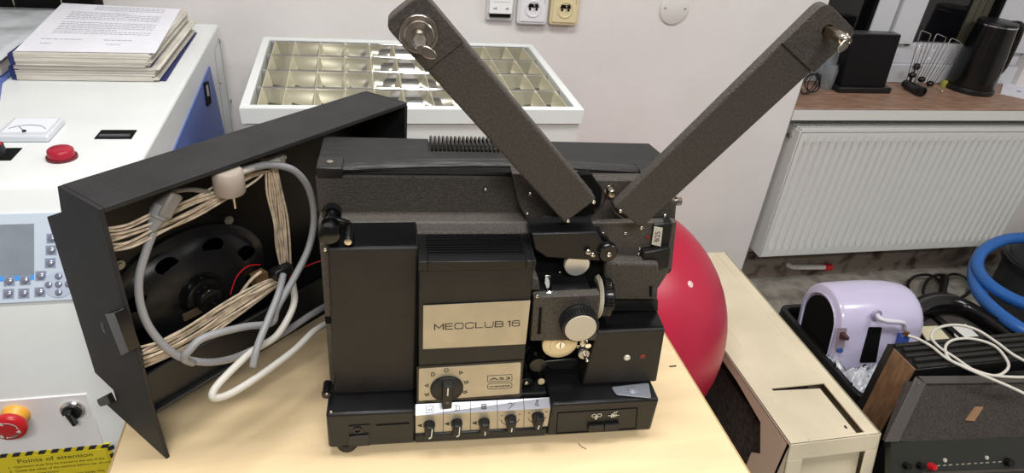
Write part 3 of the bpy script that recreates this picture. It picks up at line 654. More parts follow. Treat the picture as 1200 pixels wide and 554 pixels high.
for r1, r2 in zip(rings, rings[1:]):
    for j in range(7): b.faces.new([r1[j], r1[(j+1) % 7], r2[(j+1) % 7], r2[j]])
b.faces.new(rings[0]); b.faces.new(rings[-1][::-1])
hs = part('carry_strap', b, mat('strap_black', (18, 18, 19), .32, spec=.5, bump=.6, bscale=200, stretch=(.05, 4, 1)))
b = NB(); box(b, -.004, .026, .108, .139, .3385, .3505); ec = part('strap_end', b, blk_m, hs, bevel=.0015)
c = Vector((.011, .124, .3505)); b = NB(); lathe(b, c, (0, 0, 1), [(0, .004), (.001, .0038), (.0013, 0)], 20); part('screw', b, nick_m, hs)
b = NB(); box(b, .392, .424, .114, .139, .3385, .349); part('strap_end', b, blk_m, hs, bevel=.0015)
b = NB(); box(b, -.0015, .0085, .113, .1145, .3375, .3405); part('name_rivet', b, nick_m, hs) if False else b.free()

# --- left front door of the mechanism
b = NB(); hexa(b, [(.0085, .034, .062), (.1105, .034, .062), (.1105, .09, .062), (.0085, .09, .062), (.012, .033, .287), (.1125, .033, .2885), (.1125, .09, .2885), (.012, .09, .287)]); fc = part('front_cover', b, satin_m, bevel=.0025, seg=3)
b = NB(); hexa(b, [(.0135, .036, .286), (.111, .036, .2875), (.111, .089, .2875), (.0135, .089, .286), (.0135, .036, .2876), (.111, .036, .2892), (.111, .089, .2892), (.0135, .089, .2876)]); part('dark_reflection_sheet', b, gloss_m, fc, bevel=.0004)  # thin darker sheet, puts the top's dark reflection into its colour
b = NB(); box(b, .0015, .011, .052, .1, .061, .281); part('side_strip', b, grey2_m, bevel=.001)
b = NB(); box(b, .0013, .0105, .0505, .052, .166, .176); part('catch_slot', b, deep_m)
b = NB(); box(b, .1095, .1135, .0345, .045, .066, .286); part('cover_seam', b, deep_m)

# --- lamp house with grille and name plate
LY = .013
def lh(x, y, d=0): return q(x, y, LY-d)
zt, ztb = .2835, .270; zm = .062
b = NB()
hexa(b, [(.1155, LY, zm), (.2500, LY, zm), (.2440, .088, zm), (.1155, .088, zm), (.1130, LY+.001, ztb), (.2455, LY+.001, ztb+.003), (.2440, .088, ztb+.003), (.1130, .088, ztb)])
lmp = part('lamp_house', b, satin_m, bevel=.0015)
b = NB(); gx0, gx1, gy0, gy1 = .1225, .2355, .026, .0885; X0_, X1_ = .1122, .2470
def slab(x0, x1, y0, y1): hexa(b, [(x0, y0, ztb+.001), (x1, y0, ztb+.001), (x1, y1, ztb+.001), (x0, y1, ztb+.001), (x0, y0, zt), (x1, y0, zt), (x1, y1, zt), (x0, y1, zt)])
slab(X0_, gx0, LY-.002, .0925); slab(gx1, X1_-.003, LY-.002, .0925); slab(gx0, gx1, LY-.002, gy0); slab(gx0, gx1, gy1, .0925); slab(X1_-.0031, X1_, LY-.002, .072)
cap = part('lamp_house_cap', b, mat('cap_black', (19, 19, 20), .35, spec=.35), lmp, bevel=.0008)
b = NB(); box(b, gx0, gx1, gy0, gy1, ztb+.0012, ztb+.0022); part('grille_floor', b, deep_m, lmp)
ns = 12
for k in range(ns):
    y = gy0+.002+k*(gy1-gy0-.004)/(ns-1)
    b = NB(); hexa(b, [(gx0, y-.0010, ztb+.003), (gx1, y-.0010, ztb+.003), (gx1, y+.0008, ztb+.003), (gx0, y+.0008, ztb+.003), (gx0, y-.0012, zt-.0002), (gx1, y-.0012, zt-.0002), (gx1, y+.0004, zt-.0002), (gx0, y+.0004, zt-.0002)]); part('grille_slat', b, mat('slat_black', (26, 26, 28), .3, spec=.45), lmp)
b = NB(); face([(496, 357.5), (621.5, 351.5), (616, 402.5), (495.5, 408.5)], LY-.0004, -.0010, bm=b); npl = part('name_plate', b, champ_m, bevel=.0003)
c0_, c1_ = q(509.5, 383.2, LY-.0016), q(608, 378.6, LY-.0016)
G = {'M': ([[(0, 0), (0, 1)], [(1.05, 0), (1.05, 1)]], [[(0, .98), (.52, .25), (1.05, .98)]]), 'E': ([[(0, 0), (0, 1)]], [[(0, 1), (.85, 1)], [(0, .52), (.8, .52)], [(0, 0), (.85, 0)]]),
 'O': ([], [[(.2, 0), (.85, 0), (1.0, .12), (1.05, .5), (1.0, .88), (.85, 1), (.2, 1), (.05, .88), (0, .5), (.05, .12), (.2, 0)]]), 'C': ([], [[(1.0, .24), (.95, .06), (.8, 0), (.2, 0), (.05, .12), (0, .5), (.05, .88), (.2, 1), (.8, 1), (.95, .94), (1.0, .78)]]),
 'L': ([[(0, 0), (0, 1)]], [[(0, 0), (.85, 0)]]), 'U': ([], [[(0, 1), (0, .2), (.12, .03), (.25, 0), (.78, 0), (.92, .03), (1.03, .2), (1.03, 1)]]),
 'B': ([[(0, 0), (0, 1)]], [[(0, 1), (.75, 1), (.9, .9), (.9, .65), (.75, .53), (0, .53)], [(.75, .53), (.97, .42), (.97, .12), (.82, 0), (0, 0)]]),
 '1': ([[(.34, 0), (.34, 1)]], [[(.34, 1), (.05, .78)]]), '6': ([], [[(.9, .84), (.8, 1), (.2, 1), (.05, .85), (0, .5), (.05, .12), (.2, 0), (.78, 0), (.95, .12), (.95, .45), (.78, .58), (.05, .58)]])}
ux = (c1_-c0_).normalized(); gw = (c1_.x-c0_.x)/(8.42+.34+.36+.30+.95); gh = .0084
WD = dict(M=1.05, E=.85, O=1.05, C=1.0, L=.85, U=1.03, B=.97)
WD['1'] = .36; WD['6'] = .95
Mt = fr(c0_+Vector((0, 0, -gh/2)), ux, (0, 0, 1)); xx = 0
for ch in 'MEOCLUB 16':
    if ch == ' ': xx += .22; continue
    th_, tn_ = G[ch]; b = NB()
    for pl_, w_ in [(t_, .0014) for t_ in th_]+[(t_, .00095) for t_ in tn_]: ring2d(b, Mt, [((xx+a_)*gw, c_*gh) for a_, c_ in pl_], w_, .0003)
    part('letter', b, ink_m, npl); xx += WD[ch]+.27
# mode panel
b = NB(); face([(491, 431.5), (610.5, 424), (608.5, 460.5), (490.5, 469)], LY-.0005, -.0012, .002, bm=b); mp_ = part('mode_panel', b, champ_m, bevel=.0003)
b = NB(); P = [q(x, y, LY-.0001) for x, y in ((488.5, 429), (613, 421.5), (611, 463), (488.5, 472))]; prism(b, fillet(P, .002), (0, -.0008, 0)); part('mode_panel_border', b, gloss_m)
LYp = LY-.0019
def pill(x0, y0, x1, y1, r, w=.0006):
    b = NB(); P = fillet([q(x0, y0, LYp), q(x1, y0-(x1-x0)*.05, LYp), q(x1, y1-(x1-x0)*.05, LYp), q(x0, y1, LYp)], r); tube(b, P, .0004, 4, smooth=False, closed=True); part('logo_frame', b, ink_m, mp_)
pill(571.5, 440.2, 600, 447.3, .001); pill(571.5, 449.5, 600, 456, .004)
A3 = q(573, 443.8, LYp); B3 = q(599, 442.3, LYp)
for s_, aa, bb_, sz in (('AS3', (574, 444.2), (598, 442.8), .0062), ('meopta', (574, 452.9), (598, 451.5), .0044)):
    a_ = q(*aa, LYp); b_ = q(*bb_, LYp); tb = text_bm(s_, sz, fr(a_, b_-a_, (0, 0, 1)), .0003, 'LEFT', 1)
    xs = [v.co.x for v in tb.verts]; m0 = min(xs); k_ = (b_.x-a_.x)/(max(xs)-m0)
    for v in tb.verts: v.co.x = a_.x+(v.co.x-m0)*k_
    part('lettering', tb, ink_m, mp_)
cen = q(523.5, 453.5, LY-.0005)
S_circ = [arc(0, 0, .9, 0, 360, 14)]; S_D = [arc(0, 0, .9, -90, 90, 10)+[(-.5, .9), (-.5, -.9), (0, -.9)]]; S_tri = [[(.7, .8), (-.7, 0), (.7, -.8), (.7, .8)]]; S_trr = [[(-.7, .8), (.7, 0), (-.7, -.8), (-.7, .8)]]
S_bulb = [arc(0, 0, .6, 0, 360, 10), [(.6, .6), (1, 1)], [(.8, 0), (1.2, 0)], [(-.6, .6), (-1, 1)]]
for d_, x, y in ((S_circ, 523, 433.5), (S_D, 507, 438.5), (S_tri, 500, 451.5), (S_bulb, 500, 462.5), (S_trr, 540.5, 436.5), (S_bulb, 546, 448), (S_bulb, 544.5, 459.5)):
    sym(d_, x, y, LYp, .0030, ink_m, mp_, .0007)
b = NB(); lathe(b, cen, (0, -1, 0), [(0, .0212), (.0045, .0209), (.006, .0195), (.006, 0)], 40); mk = part('mode_knob', b, satin_m, sharp=50)
b = NB(); hexa(b, [cen+Vector(v) for v in ((-.0066, -.005, -.0225), (.0066, -.005, -.0225), (.0066, -.005, .0190), (-.0066, -.005, .0190), (-.0060, -.0175, -.0215), (.0060, -.0175, -.0215), (.0060, -.0165, .0165), (-.0060, -.0165, .0165))]); part('grip', b, satin_m, mk, bevel=.0015)
b = NB(); box(b, cen.x-.0007, cen.x+.0007, cen.y-.0176, cen.y-.0164, cen.z+.002, cen.z+.0145); part('pointer', b, white_ink, mk)
b = NB(); ring2d(b, fr(cen+Vector((0, -.0178, -.010)), (1, 0, 0), (0, 0, 1)), [(0, .002), (.002, 0), (0, -.002), (-.002, 0), (0, .002)], .0004); part('diamond_mark', b, mat('dull_ink', (150, 142, 122), .6), mk)

# --- guide roller at the upper left and small roller at the lower left
c = q(385, 276, .036)
b = NB(); lathe(b, c+Vector((0, .055, 0)), (0, -1, 0), [(0, .011), (.012, .011), (.012, .0075), (.020, .0065), (.030, .0075), (.030, .0105), (.034, .0105), (.034, .0075), (.047, .0075), (.047, .0118), (.055, .0118), (.0565, .0095), (.0565, 0)], 28); gr_ = part('guide_roller', b, gloss_m, sharp=40)
c2 = q(408, 281, .040); c3 = c+Vector((0, .040, 0))
b = NB(); P0 = Vector((c.x, .062, c.z)); P1 = Vector((c2.x, .062, c2.z+.004)); d_ = (P1-P0).normalized(); t_ = Vector((-d_.z, 0, d_.x))
prism(b, [P0+t_*.008, P1+t_*.0055, P1-t_*.0055, P0-t_*.006], (0, .006, 0)); part('roller_arm', b, gloss_m, gr_, bevel=.001)
b = NB(); cyl(b, (c2.x, .068, c2.z+.002), (c2.x, .036, c2.z), .0055); part('pin', b, gloss_m, gr_, bevel=.001)
b = NB(); lathe(b, (c2.x, .0362, c2.z), (0, -1, 0), [(0, .0042), (.001, .004), (.0014, 0)], 20); part('screw', b, nick_m, gr_)
screw(381, 292, .035, .0022, parent=gr_)
c = q(382.5, 462, .02); b = NB(); lathe(b, c+Vector((0, .02, 0)), (0, -1, 0), [(0, .0055), (.012, .0055), (.012, .004), (.018, .004), (.018, .0062), (.022, .0055), (.022, 0)], 24); lr_ = part('guide_roller', b, gloss_m)
screw(383, 461, .0175, .0016, parent=lr_)

# --- right casting faces
b = NB(); face([(623, 266), (640, 260), (700, 263), (759, 262), (793, 262), (788, 312), (770, 340), (770, 372), (640, 372)], .08, .03, bm=b); rc = part('right_casting', b, grey2_m, bevel=.0015)
b = NB(); face([(616, 256), (636, 256), (680, 263), (694, 246), (712, 262), (774, 262), (791, 262), (793, 238), (757, 211), (697, 211), (690, 208), (600, 203), (608, 240)], .094, .02, bm=b); up_ = part('upper_plate', b, grey_m, bevel=.0015)
b = NB(); face([(681, 204), (693, 204), (706.5, 223), (703.5, 242), (684, 256), (664, 266), (650, 240), (668, 215)], .084, .012, bm=b); part('hinge_plate', b, deep_m, bevel=.001)
b = NB(); face([(681, 264), (706, 244), (712, 232), (722, 250), (746, 267)], .0905, .006, bm=b); part('gusset_plate', b, grey2_m, bevel=.0008)
b = NB(); face([(621, 262), (622, 266.5), (793, 264.5), (793, 260)], .0785, .01, bm=b); part('casting_rim', b, grey2_m, bevel=.001)
c = q(715.5, 224, .088); b = NB(); lathe(b, c+Vector((0, .01, 0)), (0, -1, 0), [(0, .0065), (.006, .0065), (.006, .0058), (.016, .0056), (.018, .0045), (.0182, 0)], 28); part('arm_release_knob', b, nick_m, sharp=50)
for x, y, yy in ((569, 222, .1135), (621, 227, .0935), (618, 250, .0935), (706, 273, .0795), (732.5, 273, .0795), (749.5, 291, .0795), (748.5, 297, .0795), (779, 252, .0935), (684.5, 267.3, .0785)): screw(x, y, yy, .0022)
c = q(795, 235.5, .10); b = NB(); lathe(b, c+Vector((-.012, 0, 0)), (1, 0, 0), [(0, .003), (.008, .003), (.008, .0058), (.015, .0055), (.015, 0)], 20); part('side_knob', b, nick_m)
c = q(759, 277.5, .079); b = NB(); lathe(b, c, (0, -1, 0), [(0, .003), (.001, .0025), (.0012, 0)], 16); part('red_dot', b, mat('dim_red', (120, 30, 22), .5))
# black clip with its sticker, black block under it
b = NB(); face([(766, 263), (789, 261), (784, 291), (764, 292)], .075, .02, bm=b); cl_ = part('side_clip', b, blk_m, bevel=.002)
b = NB(); face([(755, 296), (786, 291), (783, 314), (751, 316)], .068, .02, bm=b); part('side_block', b, blk_m, bevel=.001)
b = NB(); P = [q(x, y, .0745) for x, y in ((766.5, 265), (776.5, 267), (774, 288.5), (763.5, 286))]; prism(b, P, (0, -.0006, 0)); sk = part('paper_sticker', b, mat('sticker_cream', (196, 192, 178), .7), cl_)
cs = (P[0]+P[2])/2+Vector((0, -.0008, 0)); up_dir = (P[1]-P[0])
tb = text_bm('8/25', .0095, fr(cs, P[0]-P[3], -(P[1]-P[0])), .0003, 'CENTER', .95); part('handwriting', tb, ink_m, sk)
c = q(781, 312, .09); b = NB(); lathe(b, c+Vector((-.02, 0, 0)), (1, 0, 0), [(0, .010), (.022, .010), (.024, .008), (.024, 0)], 24); part('framing_knob', b, blk_m)
# lower gray body: round lens barrel housing and slot
b = NB(); face([(709, 307), (773, 309), (771, 352), (708, 352)], .060, .03, bm=b); lb = part('lens_housing', b, grey_m, bevel=.004)
b = NB(); face([(761, 335), (764, 335), (764, 347), (761, 347)], .0598, -.0008, bm=b); part('slot', b, deep_m, lb)
b = NB(); face([(709, 352), (771, 352), (771, 364), (703, 364)], .066, .03, bm=b); part('painted_shadow_band', b, blk_m)  # solid black piece painting the shadow band below the lens housing

# --- lens and gate
lc = Vector((.347, .062, .192))
b = NB(); lathe(b, lc+Vector((-.012, 0, 0)), (1, 0, -.02), [(0, .020), (.012, .020), (.012, .0280), (.0135, .0295), (.024, .0305), (.026, .0290), (.026, .022), (.030, .022)], 48); ln = part('lens', b, gloss_m, sharp=40)
b = NB(); lathe(b, lc+Vector((-.0035, 0, 0)), (1, 0, -.02), [(0, .0255), (.0035, .0292), (.0042, .0292)], 48); part('lens_white_ring', b, mat('ivory_ring', (206, 198, 176), .4), ln)
b = NB()
for k in range(48):
    a_ = 2*math.pi*k/48; M = Matrix.Translation(lc) @ Matrix.Rotation(a_, 4, 'X'); box(b, .004, .0115, -.0009, .0009, .0295, .0310, M=M)
part('knurling', b, gloss_m, ln)
GYl = .016
b = NB(); P = [q(x, y, GYl) for x, y in ((625.5, 348.5), (703.5, 345), (699, 399), (621.5, 399.5))]
prism(b, P, (0, .013, 0)); gb = part('gate_housing', b, grey_m, bevel=.0015)
zz_ = P[0].z
b = NB(); box(b, P[0].x+.006, P[1].x-.006, .0295, .074, P[2].z+.012, zz_-.003); part('gate_block', b, blk_m, gb, bevel=.001)
b = NB(); prism(b, [P[0]+Vector((-.001, .013, .001)), P[0]+Vector((.010, .013, .001)), P[0]+Vector((.006, .013, .018)), P[0]+Vector((-.001, .013, .020))], (0, .035, 0)); part('gate_cheek', b, grey2_m, gb, bevel=.001)
b = NB(); face([(632, 360), (635, 360), (633.5, 391), (629.5, 391)], GYl-.0002, -.0006, bm=b); part('slot', b, deep_m, gb)
screw(629, 346.5, GYl, .0024, parent=gb)
b = NB(); box(b, P[0].x+.016, P[0].x+.029, GYl+.006, GYl+.008, zz_, zz_+.002); box(b, P[0].x+.018, P[0].x+.025, GYl+.008, .045, zz_, zz_+.003); box(b, P[0].x+.018, P[0].x+.025, .043, .045, zz_, zz_+.013); part('film_spring', b, chrome_m, gb, bevel=.0005)
kc = q(676.5, 373.5, GYl)
b = NB(); N_ = 40
lathe(b, kc, (0, -1, 0), [(0, .0235), (.004, .0235), (.0045, .0228), (.0170, .0222), (.0182, .0205), (.0182, 0)], N_); fk = part('focus_knob', b, blk_m, gb, sharp=50)
b = NB()
for k in range(36):
    M = Matrix.Translation(kc) @ Matrix.Rotation(2*math.pi*k/36, 4, 'Y'); box(b, -.0009, .0009, -.0165, -.005, .0215, .0238, M=M)
part('knurling', b, blk_m, fk)
b = NB(); lathe(b, kc+Vector((0, -.0181, 0)), (0, -1, 0), [(0, .0198), (.0012, .0196), (.0014, .019), (.0014, 0)], 40); part('knob_disc', b, mat('knob_disc_cream', (190, 182, 164), .5), fk, sharp=50)
# film bay: black back plate, upper sprocket, lower sprocket and rollers
b = NB(); face([(618, 300), (712, 300), (712, 345), (703, 408), (690, 455), (616, 470)], .074, .006, bm=b); part('film_bay_plate', b, deep_m)
def roller(x, y, yl, prof, m, nm, n=32, parent=None, **k):
    c = q(x, y, yl); b = NB(); lathe(b, c+Vector((0, prof[-1][0], 0)), (0, -1, 0), prof, n); return part(nm, b, m, parent, sharp=45, **k), c
us, c = roller(676.5, 311, .048, [(0, .010), (.008, .010), (.008, .0165), (.012, .0165), (.0135, .0155), (.0140, 0)], mat('bright_alu', (208, 206, 200), .28, metal=.6), 'upper_sprocket')
ls, c = roller(656.5, 404, .030, [(0, .014), (.024, .014), (.024, .0235), (.030, .0235), (.0312, .0222), (.0312, .0140), (.0318, .0135), (.0318, 0)], mat('sprocket_cream', (208, 194, 160), .35, metal=.3), 'lower_sprocket')
b = NB(); tb_ = c; cyl(b, tb_+Vector((0, .001, 0)), tb_+Vector((0, -.0012, 0)), .0058, n=24); sc_ = part('hub', b, chrome_m, ls)
b = NB(); box(b, c.x-.0005, c.x+.0005, c.y-.0018, c.y-.0010, c.z-.0045, c.z+.0045); part('hub_slot', b, deep_m, ls)
b = NB(); face([(633, 424), (684, 419), (672, 433), (645, 434)], .05, .02, bm=b); part('sprocket_shoe', b, gloss_m, bevel=.002)
for x, y, r_ in ((648, 329, .0035), (656, 318, .002), (689, 295, .004)): screw(x, y, .07 if y > 300 else .043, r_)
b = NB(); face([(686, 399), (702, 396), (700, 420), (694, 430), (683, 428)], .058, .015, bm=b); part('roller_bracket', b, gloss_m, bevel=.002)
roller(685, 402, .036, [(0, .003), (.01, .003), (.01, .0065), (.014, .006), (.014, 0)], nick_m, 'pressure_roller')
roller(689.5, 406, .030, [(0, .003), (.016, .003), (.016, .004), (.02, .004), (.021, 0)], chrome_m, 'pressure_roller')
roller(684.5, 415.5, .034, [(0, .004), (.012, .004), (.012, .0078), (.016, .0075), (.016, 0)], alu_m, 'pressure_roller')
b = NB(); p0_ = q(676, 406, .045); p1_ = q(690, 405, .032); cyl(b, p0_, p1_, .0016); part('lever_rod', b, chrome_m)
b = NB(); p0_ = q(684.5, 415.5, .034); p1_ = q(688, 422, .022); cyl(b, p0_, p1_, .0026, .0022); ball(b, p1_, .0026); part('lever_pin', b, chrome_m)
b = NB(); face([(676, 404.5), (683, 404), (682, 408), (676, 408)], .04, .012, bm=b); part('latch', b, nick_m)
roller(630.5, 428, .040, [(0, .012), (.008, .012), (.008, .008), (.016, .008), (.016, .0118), (.022, .0115), (.022, 0)], gloss_m, 'loop_roller')
b = NB(); P0, P1 = q(630, 428, .05), q(633, 446, .05); d_ = (P1-P0).normalized(); t_ = Vector((-d_.z, 0, d_.x)); prism(b, fillet([P0+t_*.009, P1+t_*.008, P1-t_*.008, P0-t_*.009], .004), (0, .008, 0)); part('roller_arm', b, gloss_m, bevel=.001)
roller(617, 449, .030, [(0, .008), (.018, .008), (.018, .0095), (.024, .009), (.024, 0)], gloss_m, 'guide_roller'); screw(616.5, 448, .029, .0034, parent=pj)
roller(633, 449, .036, [(0, .0085), (.018, .0085), (.019, 0)], gloss_m, 'guide_roller')
c = q(634.5, 447.5, .034); b = NB(); lathe(b, c+Vector((0, .002, 0)), (0, -1, 0), [(0, .0048), (.002, .0046), (.0024, 0)], 24); part('white_cap', b, cream_m)
b = NB(); box(b, .258, .34, .055, .11, .061, .085); part('film_bay_floor', b, deep_m)
b = NB(); tube(b, [q(620, 405, .05), q(613, 418, .05), q(616, 432, .05), q(612, 442, .05)], .003, 8); part('spring_arm', b, gloss_m)

# --- upper black bar and rollers
b = NB(); P = [q(x, y, .046) for x, y in ((623, 274), (699, 272), (711, 291), (703, 306), (640, 302), (626, 292))]; prism(b, P, (0, .040, 0)); bar = part('upper_film_bar', b, blk_m, bevel=.0018)
screw(694.5, 298, .0458, .0036, parent=bar)
roller(702, 285, .052, [(0, .009), (.02, .009), (.02, .0105), (.026, .010), (.026, 0)], gloss_m, 'guide_roller')
u2, c = roller(713, 297.5, .040, [(0, .009), (.020, .009), (.020, .0125), (.028, .0125), (.030, .0105), (.030, 0)], gloss_m, 'guide_roller')
screw(713.5, 298, .0398, .0034, parent=u2)

# --- lower right block
b = NB(); P = [q(x, y, .030) for x, y in ((682, 451), (769.5, 447.5), (780, 385.5), (700, 389))]
tp2 = [qt(x, y, P[2].z) for x, y in ((697, 362), (770.5, 358))]
vs = [b.verts.new(v) for v in (P[0], P[1], P[2], P[3], P[0]+Vector((0, .085, 0)), P[1]+Vector((0, .085, 0)), Vector((P[2].x+.004, .115, P[2].z+.002)), Vector((P[3].x+.008, .115, P[3].z+.002)))]
for f_ in ((0, 1, 2, 3), (7, 6, 5, 4), (0, 4, 5, 1), (1, 5, 6, 2), (2, 6, 7, 3), (3, 7, 4, 0)): b.faces.new([vs[i] for i in f_])
lbk = part('sound_head_cover', b, satin_m, bevel=.003, seg=3)
b = NB(); P = [Vector((P[3].x+.004, .034, P[3].z+.0006)), Vector((P[2].x-.002, .034, P[2].z+.0006)), Vector((P[2].x-.001, .080, P[2].z+.0012)), Vector((P[3].x+.006, .080, P[3].z+.0012))]; prism(b, P, (0, 0, .001)); part('gloss_top', b, gloss_m, lbk)
screw(734.5, 418.5, .030, .0046, mat('pale_screw', (214, 210, 196), .35, metal=.4), lbk)
c = q(753, 417.5, .0298); b = NB(); lathe(b, c, (0, -1, 0), [(0, .004), (.0006, .0036), (.0006, 0)], 20); part('red_lamp', b, mat('dim_red', (110, 34, 30), .4), lbk)

# --- reel arms
def arm(pts, step, yf, th, nm='reel_arm'):
    P = [q(x, y, yf) for x, y in pts]            # order: base side a, base side b, tip b, tip a
    b = NB(); prism(b, fillet(P, [.004, .004, .012, .012], 5), (0, th, 0)); o = part(nm, b, grey_m, bevel=.003, seg=3)
    A_, B_, C_, D_ = P
    s1_, s2_ = B_.lerp(C_, step), A_.lerp(D_, step)
    b = NB(); prism(b, fillet([s2_, s1_, C_, D_], [.001, .001, .012, .012], 5), (0, -.0035, 0)); part('tip_pad', b, grey_m, o, bevel=.0025, seg=3)
    return o, P
la, LP = arm(((662, 262), (699.5, 234), (495, -10), (449, 27)), .80, .050, .022)
c = q(491, 40, .0455)
b = NB(); lathe(b, c+Vector((0, .002, 0)), (0, -1, 0), [(0, .0200), (.0035, .0195), (.005, .0185), (.005, .0160), (.0035, .0158), (.0035, .0148), (.0075, .0145), (.0085, .0135), (.0085, .0065), (.0095, .0065), (.0095, 0)], 48); spn = part('spindle', b, nick_m, la, sharp=35)
tipv = q(494, 54, 0)
def spindle(c, o, L=.036, ear=(1, -.25), s=1):
    b = NB(); lathe(b, c, (0, -1, 0), [(0, .0062*s), (L*.55, .0058*s), (L*.6, .0046*s), (L*.80, .0046*s), (L*.84, .0036*s), (L, .0034*s), (L, .0018*s), (L*.93, .0018*s), (L*.93, 0)], 24); ax = part('shaft', b, nick_m, o, sharp=35)
    e_ = c+Vector((0, -L*.9, 0)); d_ = Vector((ear[0], -.15, ear[1])).normalized(); w_ = Vector((-d_.z, 0, d_.x)).normalized(); n_ = d_.cross(w_)
    b = NB(); pr_ = [(0, .0015), (.003, .0042), (.007, .0045), (.011, .0034), (.0135, .0016)]
    top = [e_+d_*(t*s)+w_*(h*s) for t, h in pr_]+[e_+d_*(t*s)-w_*(h*s) for t, h in pr_[::-1]]
    prism(b, [v+n_*.001 for v in top], -n_*.0022); part('locking_ear', b, nick_m, o, bevel=.0006)
spindle(c+Vector((0, -.008, 0)), la, .044, (1, -.45), 1.15)
ra_, RP = arm(((752, 268), (719, 242), (966, 0), (1003, 37)), .815, .050, .013)
c = q(970, 36, .0465)
b = NB(); lathe(b, c+Vector((0, .001, 0)), (0, -1, 0), [(0, .0068), (.002, .0066), (.002, .0058), (.0005, .0055), (.0005, 0)], 28); part('bearing', b, deep_m, ra_)
b = NB(); hexa(b, [c+Vector(v) for v in ((-.0052, 0, -.0052), (.0052, 0, -.0052), (.0052, 0, .0052), (-.0052, 0, .0052), (-.0048, -.024, -.0048), (.0048, -.024, -.0048), (.0048, -.024, .0048), (-.0048, -.024, .0048))]); part('square_shaft', b, mat('brass_nickel', (176, 162, 136), .28, metal=1), ra_, bevel=.0012)
spindle(c+Vector((0, -.020, 0)), ra_, .020, (-.6, -.8), 1.0)
for x, y in ((695.5, 236.5), (665.5, 258.5)): screw(x, y, .0498, .0024, parent=la)
for x, y in ((727, 247), (751.5, 266.5)): screw(x, y, .0498, .0024, parent=ra_)

# ================================================================= THE PROJECTOR'S LID
LO = Vector((-.248, .637, DZ)); LG = Vector((.74, .6726, 0)).normalized(); LE = Vector((-LG.y, LG.x, 0))
LM = Matrix((LG, LE, Vector((0, 0, 1)))).transposed().to_4x4(); LM.translation = LO; LI = LM.inverted()
lid = thing('projector_lid', 'black projector lid with a built in loudspeaker standing open on the desk', 'lid', LO, LM.to_3x3().to_4x4())
LL = .438
def lp(name, bm, m, parent=None, **k): return obj(name, bm, m, parent or lid, frame=LM, **k)
def lq(x, y, e): return LI @ on_p(x, y, LO+LE*e, LE)          # local: (along, depth, up)
end = [(0, 0), (.006, .100), (.003, .118), (0, .364), (.085, .358), (.096, .322), (.141, .298), (.148, .056), (.104, .053), (.104, .034), (.144, .0)]
for nm_, x0, x1 in (('end_panel', 0, .005), ('end_panel', LL-.005, LL)):
    b = NB(); prism(b, [(x0, y, z) for y, z in end], (x1-x0, 0, 0)); lp(nm_, b, lid_m, bevel=.001)
b = NB(); prism(b, [(.005, 0, .364), (.005, 0, .358), (.005, .082, .352), (.005, .085, .358)], (LL-.010, 0, 0)); lp('top_panel', b, lid_m, bevel=.001)
b = NB(); prism(b, [(.005, .079, .353), (.005, .090, .321), (.005, .135, .297), (.005, .141, .298), (.005, .096, .322), (.005, .085, .358)], (LL-.010, 0, 0)); lp('shoulder_panel', b, lid_m)
b = NB(); prism(b, [(.005, .135, .297), (.005, .142, .058), (.005, .148, .056), (.005, .141, .298)], (LL-.010, 0, 0)); lp('back_panel', b, lid_m)
b = NB(); prism(b, [(.005, .004, .074), (.005, .004, .080), (.005, .142, .060), (.005, .142, .054)], (LL-.010, 0, 0)); lp('bottom_panel', b, blk_m, bevel=.001)
b = NB(); box(b, .005, LL-.005, .012, .018, .079, .130); lp('inner_ledge', b, blk_m, bevel=.001)
b = NB(); box(b, -.022, .002, .010, .035, 0, .0); b.free()
b = NB(); prism(b, [(.0, .104, .034), (.0, .144, .001), (.0, .151, .001), (.0, .151, .010), (.0, .110, .046)], (-.007, 0, 0)); lp('foot_flange', b, blk_m, bevel=.001)
# catch on the end panel
def le_(x, y, g_): 
    p = LI @ on_p(x, y, LO+LG*g_, LG); return p
b = NB(); P = [le_(x, y, -.012) for x, y in ((123, 368), (134, 366), (151, 412), (142, 417))]; prism(b, fillet(P, .001), (.013, 0, 0)); ct = lp('catch', b, gloss_m, bevel=.001)
# loudspeaker basket on the baffle
BE = .064
b = NB(); box(b, .005, LL-.005, BE+.014, BE+.018, .078, .353); lp('baffle', b, mat('baffle_black', (12, 12, 13), .4, spec=.3))
sc0 = lq(240, 347, BE-.02); sc0 = Vector((sc0.x, BE, sc0.z))
def oval(cx_, cz_, rx_, rz_, y, n=48): return [Vector((cx_+rx_*math.cos(2*math.pi*i/n), y, cz_+rz_*math.sin(2*math.pi*i/n))) for i in range(n)]
def ovloft(b, secs):
    rings = [[b.verts.new(v) for v in oval(sc0.x, sc0.z, rx_, rz_, y)] for rx_, rz_, y in secs]
    for r1, r2 in zip(rings, rings[1:]):
        for j in range(len(r1)): b.faces.new([r1[j], r1[(j+1) % len(r1)], r2[(j+1) % len(r1)], r2[j]])
    b.faces.new(rings[-1]); return b
RX, RZ = .112, .082
b = ovloft(NB(), [(RX, RZ, BE+.014), (RX, RZ, BE+.009), (RX-.004, RZ-.004, BE+.007), (RX-.012, RZ-.012, BE+.006), (RX-.02, RZ-.018, BE-.001), (.068, .055, BE-.007), (.045, .040, BE-.010), (.030, .030, BE-.012)]); spk = lp('loudspeaker', b, mat('basket_black', (24, 24, 26), .3, spec=.4), sharp=35)
for k in range(8):
    a_ = R(22.5+45*k); cx_, cz_ = sc0.x+.080*math.cos(a_), sc0.z+.060*math.sin(a_)
    t0_ = [Vector((cx_+.014*math.cos(u_)*1.0, 0, cz_+.010*math.sin(u_))) for u_ in [2*math.pi*i/16 for i in range(16)]]
    b = NB(); prism(b, [Vector((v.x, BE-.0062, v.z)) for v in t0_], (0, .004, 0)); lp('basket_hole', b, mat('hole_black', (2, 2, 2), 1, spec=0), spk)
